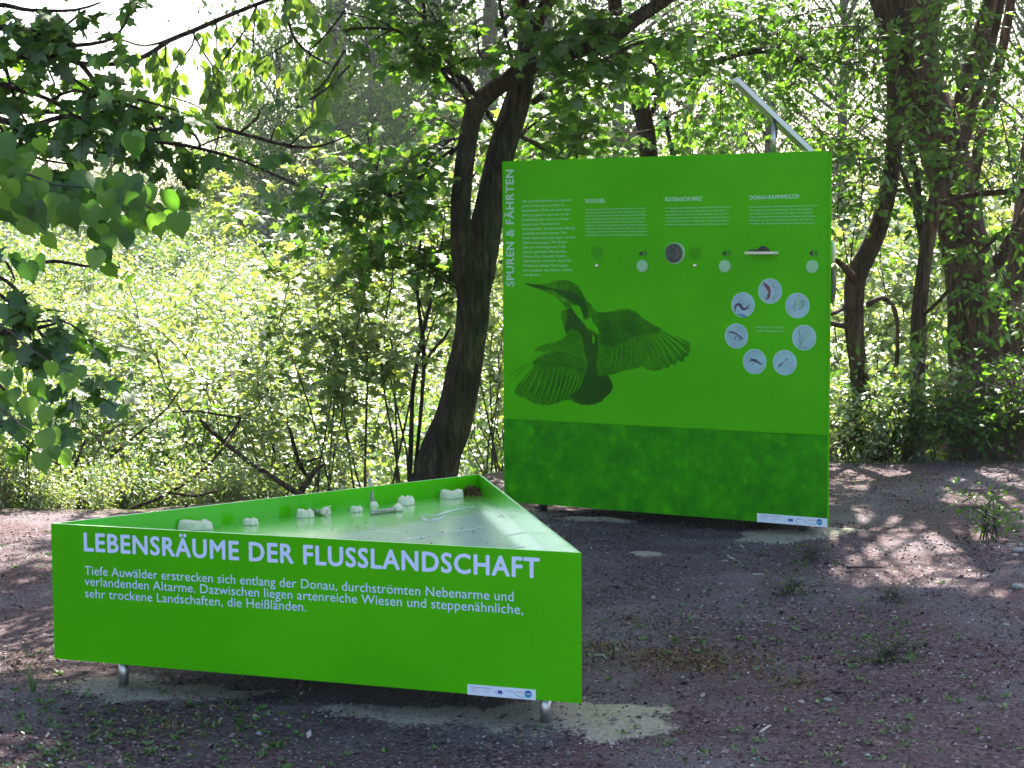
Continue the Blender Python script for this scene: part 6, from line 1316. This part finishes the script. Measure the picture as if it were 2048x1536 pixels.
# sticks
def twig(label, a, b, r, mat, bend=.02):
    A = on_z(*a); B = on_z(*b); A[2] = float(height(A[0], A[1])) + r * .6; B[2] = float(height(B[0], B[1])) + r * .6; Mi = (A + B) / 2 + np.array([bend, bend, 0]); Mi[2] = float(height(Mi[0], Mi[1])) + r * 1.2
    P_, r_ = smooth_line([A, Mi, B], [r, r * .85, r * .5], .03); V, F, _ = tube(P_, r_, 6, .2, 3); o = link('twig', trimesh('twig', V, F), None, mat, smooth=True); tag(o, label, 'twig', 'loose twigs on the ground')
M_PALE = plain('bleached wood', (.42, .38, .32), .8)
twig('dark bowed twig lying across the sunlit patch', (1693, 1131), (1769, 1129), .007, B_TWIG, -.03); twig('short pale twig in the shade left of the sunlit patch', (1498, 1149), (1527, 1147), .004, M_PALE)
twig('dark stick standing out in the pale sand under the tray', (1002, 1444), (1017, 1435), .006, B_TWIG, .0); twig('pale split twig on the ground at the bottom, right of the sand', (1520, 1462), (1541, 1449), .005, M_PALE, .004); twig('pale thin twig just behind the split one', (1515, 1452), (1532, 1447), .0035, M_PALE, .003)
twig('light crooked twig right of the tray corner', (1190, 1305), (1212, 1311), .005, M_PALE, .01); twig('dark curved root end at the gravelly spot', (1665, 1382), (1700, 1397), .006, B_TWIG, .02); twig('brown stick at the far ground edge', (1735, 903), (1775, 890), .012, B_TWIG, .03)
twig('pale branch piece lying left of the column foot behind', (1660, 868), (1710, 852), .012, M_PALE, .02)
def pebble(label, px, py, r):
    p = on_z(px, py); z = float(height(p[0], p[1])); o = ellipsoid('stone', (0, 0, 0), (r, r * .7, r * .45), plain('pale stone', (.26, .25, .24), .8, noise=.15, nscale=40), None, 10); o.location = (p[0], p[1], z + r * .25); o.rotation_euler.z = px; tag(o, label, 'stone', 'pale stones on the ground')
pebble('flat white stone right of the small bush', 2036, 1105, .03); pebble('pale stone just below the flat white one', 2030, 1113, .02); pebble('white stone at the lower right border', 2013, 1249, .016); pebble('rounded stone at the right edge of the sunlit patch', 2035, 1175, .03); pebble('small pale stone in the gravelly spot', 1655, 1398, .016)
# low plants
def plant(label, px, py, v, sc, cat='plant', rot=0):
    p = on_z(px, py); z = float(height(p[0], p[1])); r_ = empty('small_plant', (p[0], p[1], z), label, cat); r_.rotation_euler.z = rot; r_.scale = (sc, sc, sc)
    for nm, me in (('foliage', v[0]), ('stems', v[1])): o = bpy.data.objects.new(nm, me); C.objects.link(o); o.parent = r_; o['kind'] = 'stuff'
PV = shrub_variant(12, .27, .14, 9, (.022, .045), L_DARK, per_m=26, nleaf=4); PV2 = shrub_variant(13, .08, .06, 6, (.012, .022), L_DARK, per_m=60, nleaf=4)
plant('bushy knee-high green plant standing alone on the right of the clearing', 1975, 1078, PV, 1.0); plant('small green seedling in the bare ground right of centre', 1775, 1325, PV2, .9, rot=2); plant('tiny green seedling in shade right of the tray corner', 1578, 1190, PV2, .8, rot=1); plant('little weed tuft beside the column shadow', 1625, 1115, PV2, .8, rot=3); plant('tiny seedling near the bottom right', 1790, 1205, PV2, .6, rot=4)
def tuft(label, px, py, h, n=26):
    p = on_z(px, py); z = float(height(p[0], p[1])); V, F = [], []
    for i in range(n):
        a = rs.uniform(0, 6.28); l = h * rs.uniform(.5, 1); lean = rs.uniform(.1, .8); w_ = .0022; b0 = len(V); px_ = np.array([math.cos(a), math.sin(a), 0]); sd = np.array([-math.sin(a), math.cos(a), 0]) * w_
        for k, f in enumerate((0, .5, 1)): q = px_ * (l * lean * f * f + .006) + np.array([0, 0, l * f * (1 - .25 * f * lean)]); V += [q - sd * (1 - f * .8), q + sd * (1 - f * .8)]
        F += [(b0, b0 + 1, b0 + 3, b0 + 2), (b0 + 2, b0 + 3, b0 + 5, b0 + 4)]
    o = link('grass_tuft', pymesh('grass_tuft', V, F), None, leaf_mat('grass blade ' + str(px), [(0, (.08, .17, .04)), (1, (.08, .17, .04))], .35, .05, 1.2)); o.location = (p[0], p[1], z); tag(o, label, 'grass tuft', 'grass tufts')
tuft('grass tuft at the left border beside the left post', 66, 1386, .13, 30); tuft('thin grass tuft right of centre near the seedling', 1765, 1322, .09, 18); tuft('small grass tuft in front of the dark twig, in shade', 1577, 1185, .07, 16)
print('objects', len(C.objects))
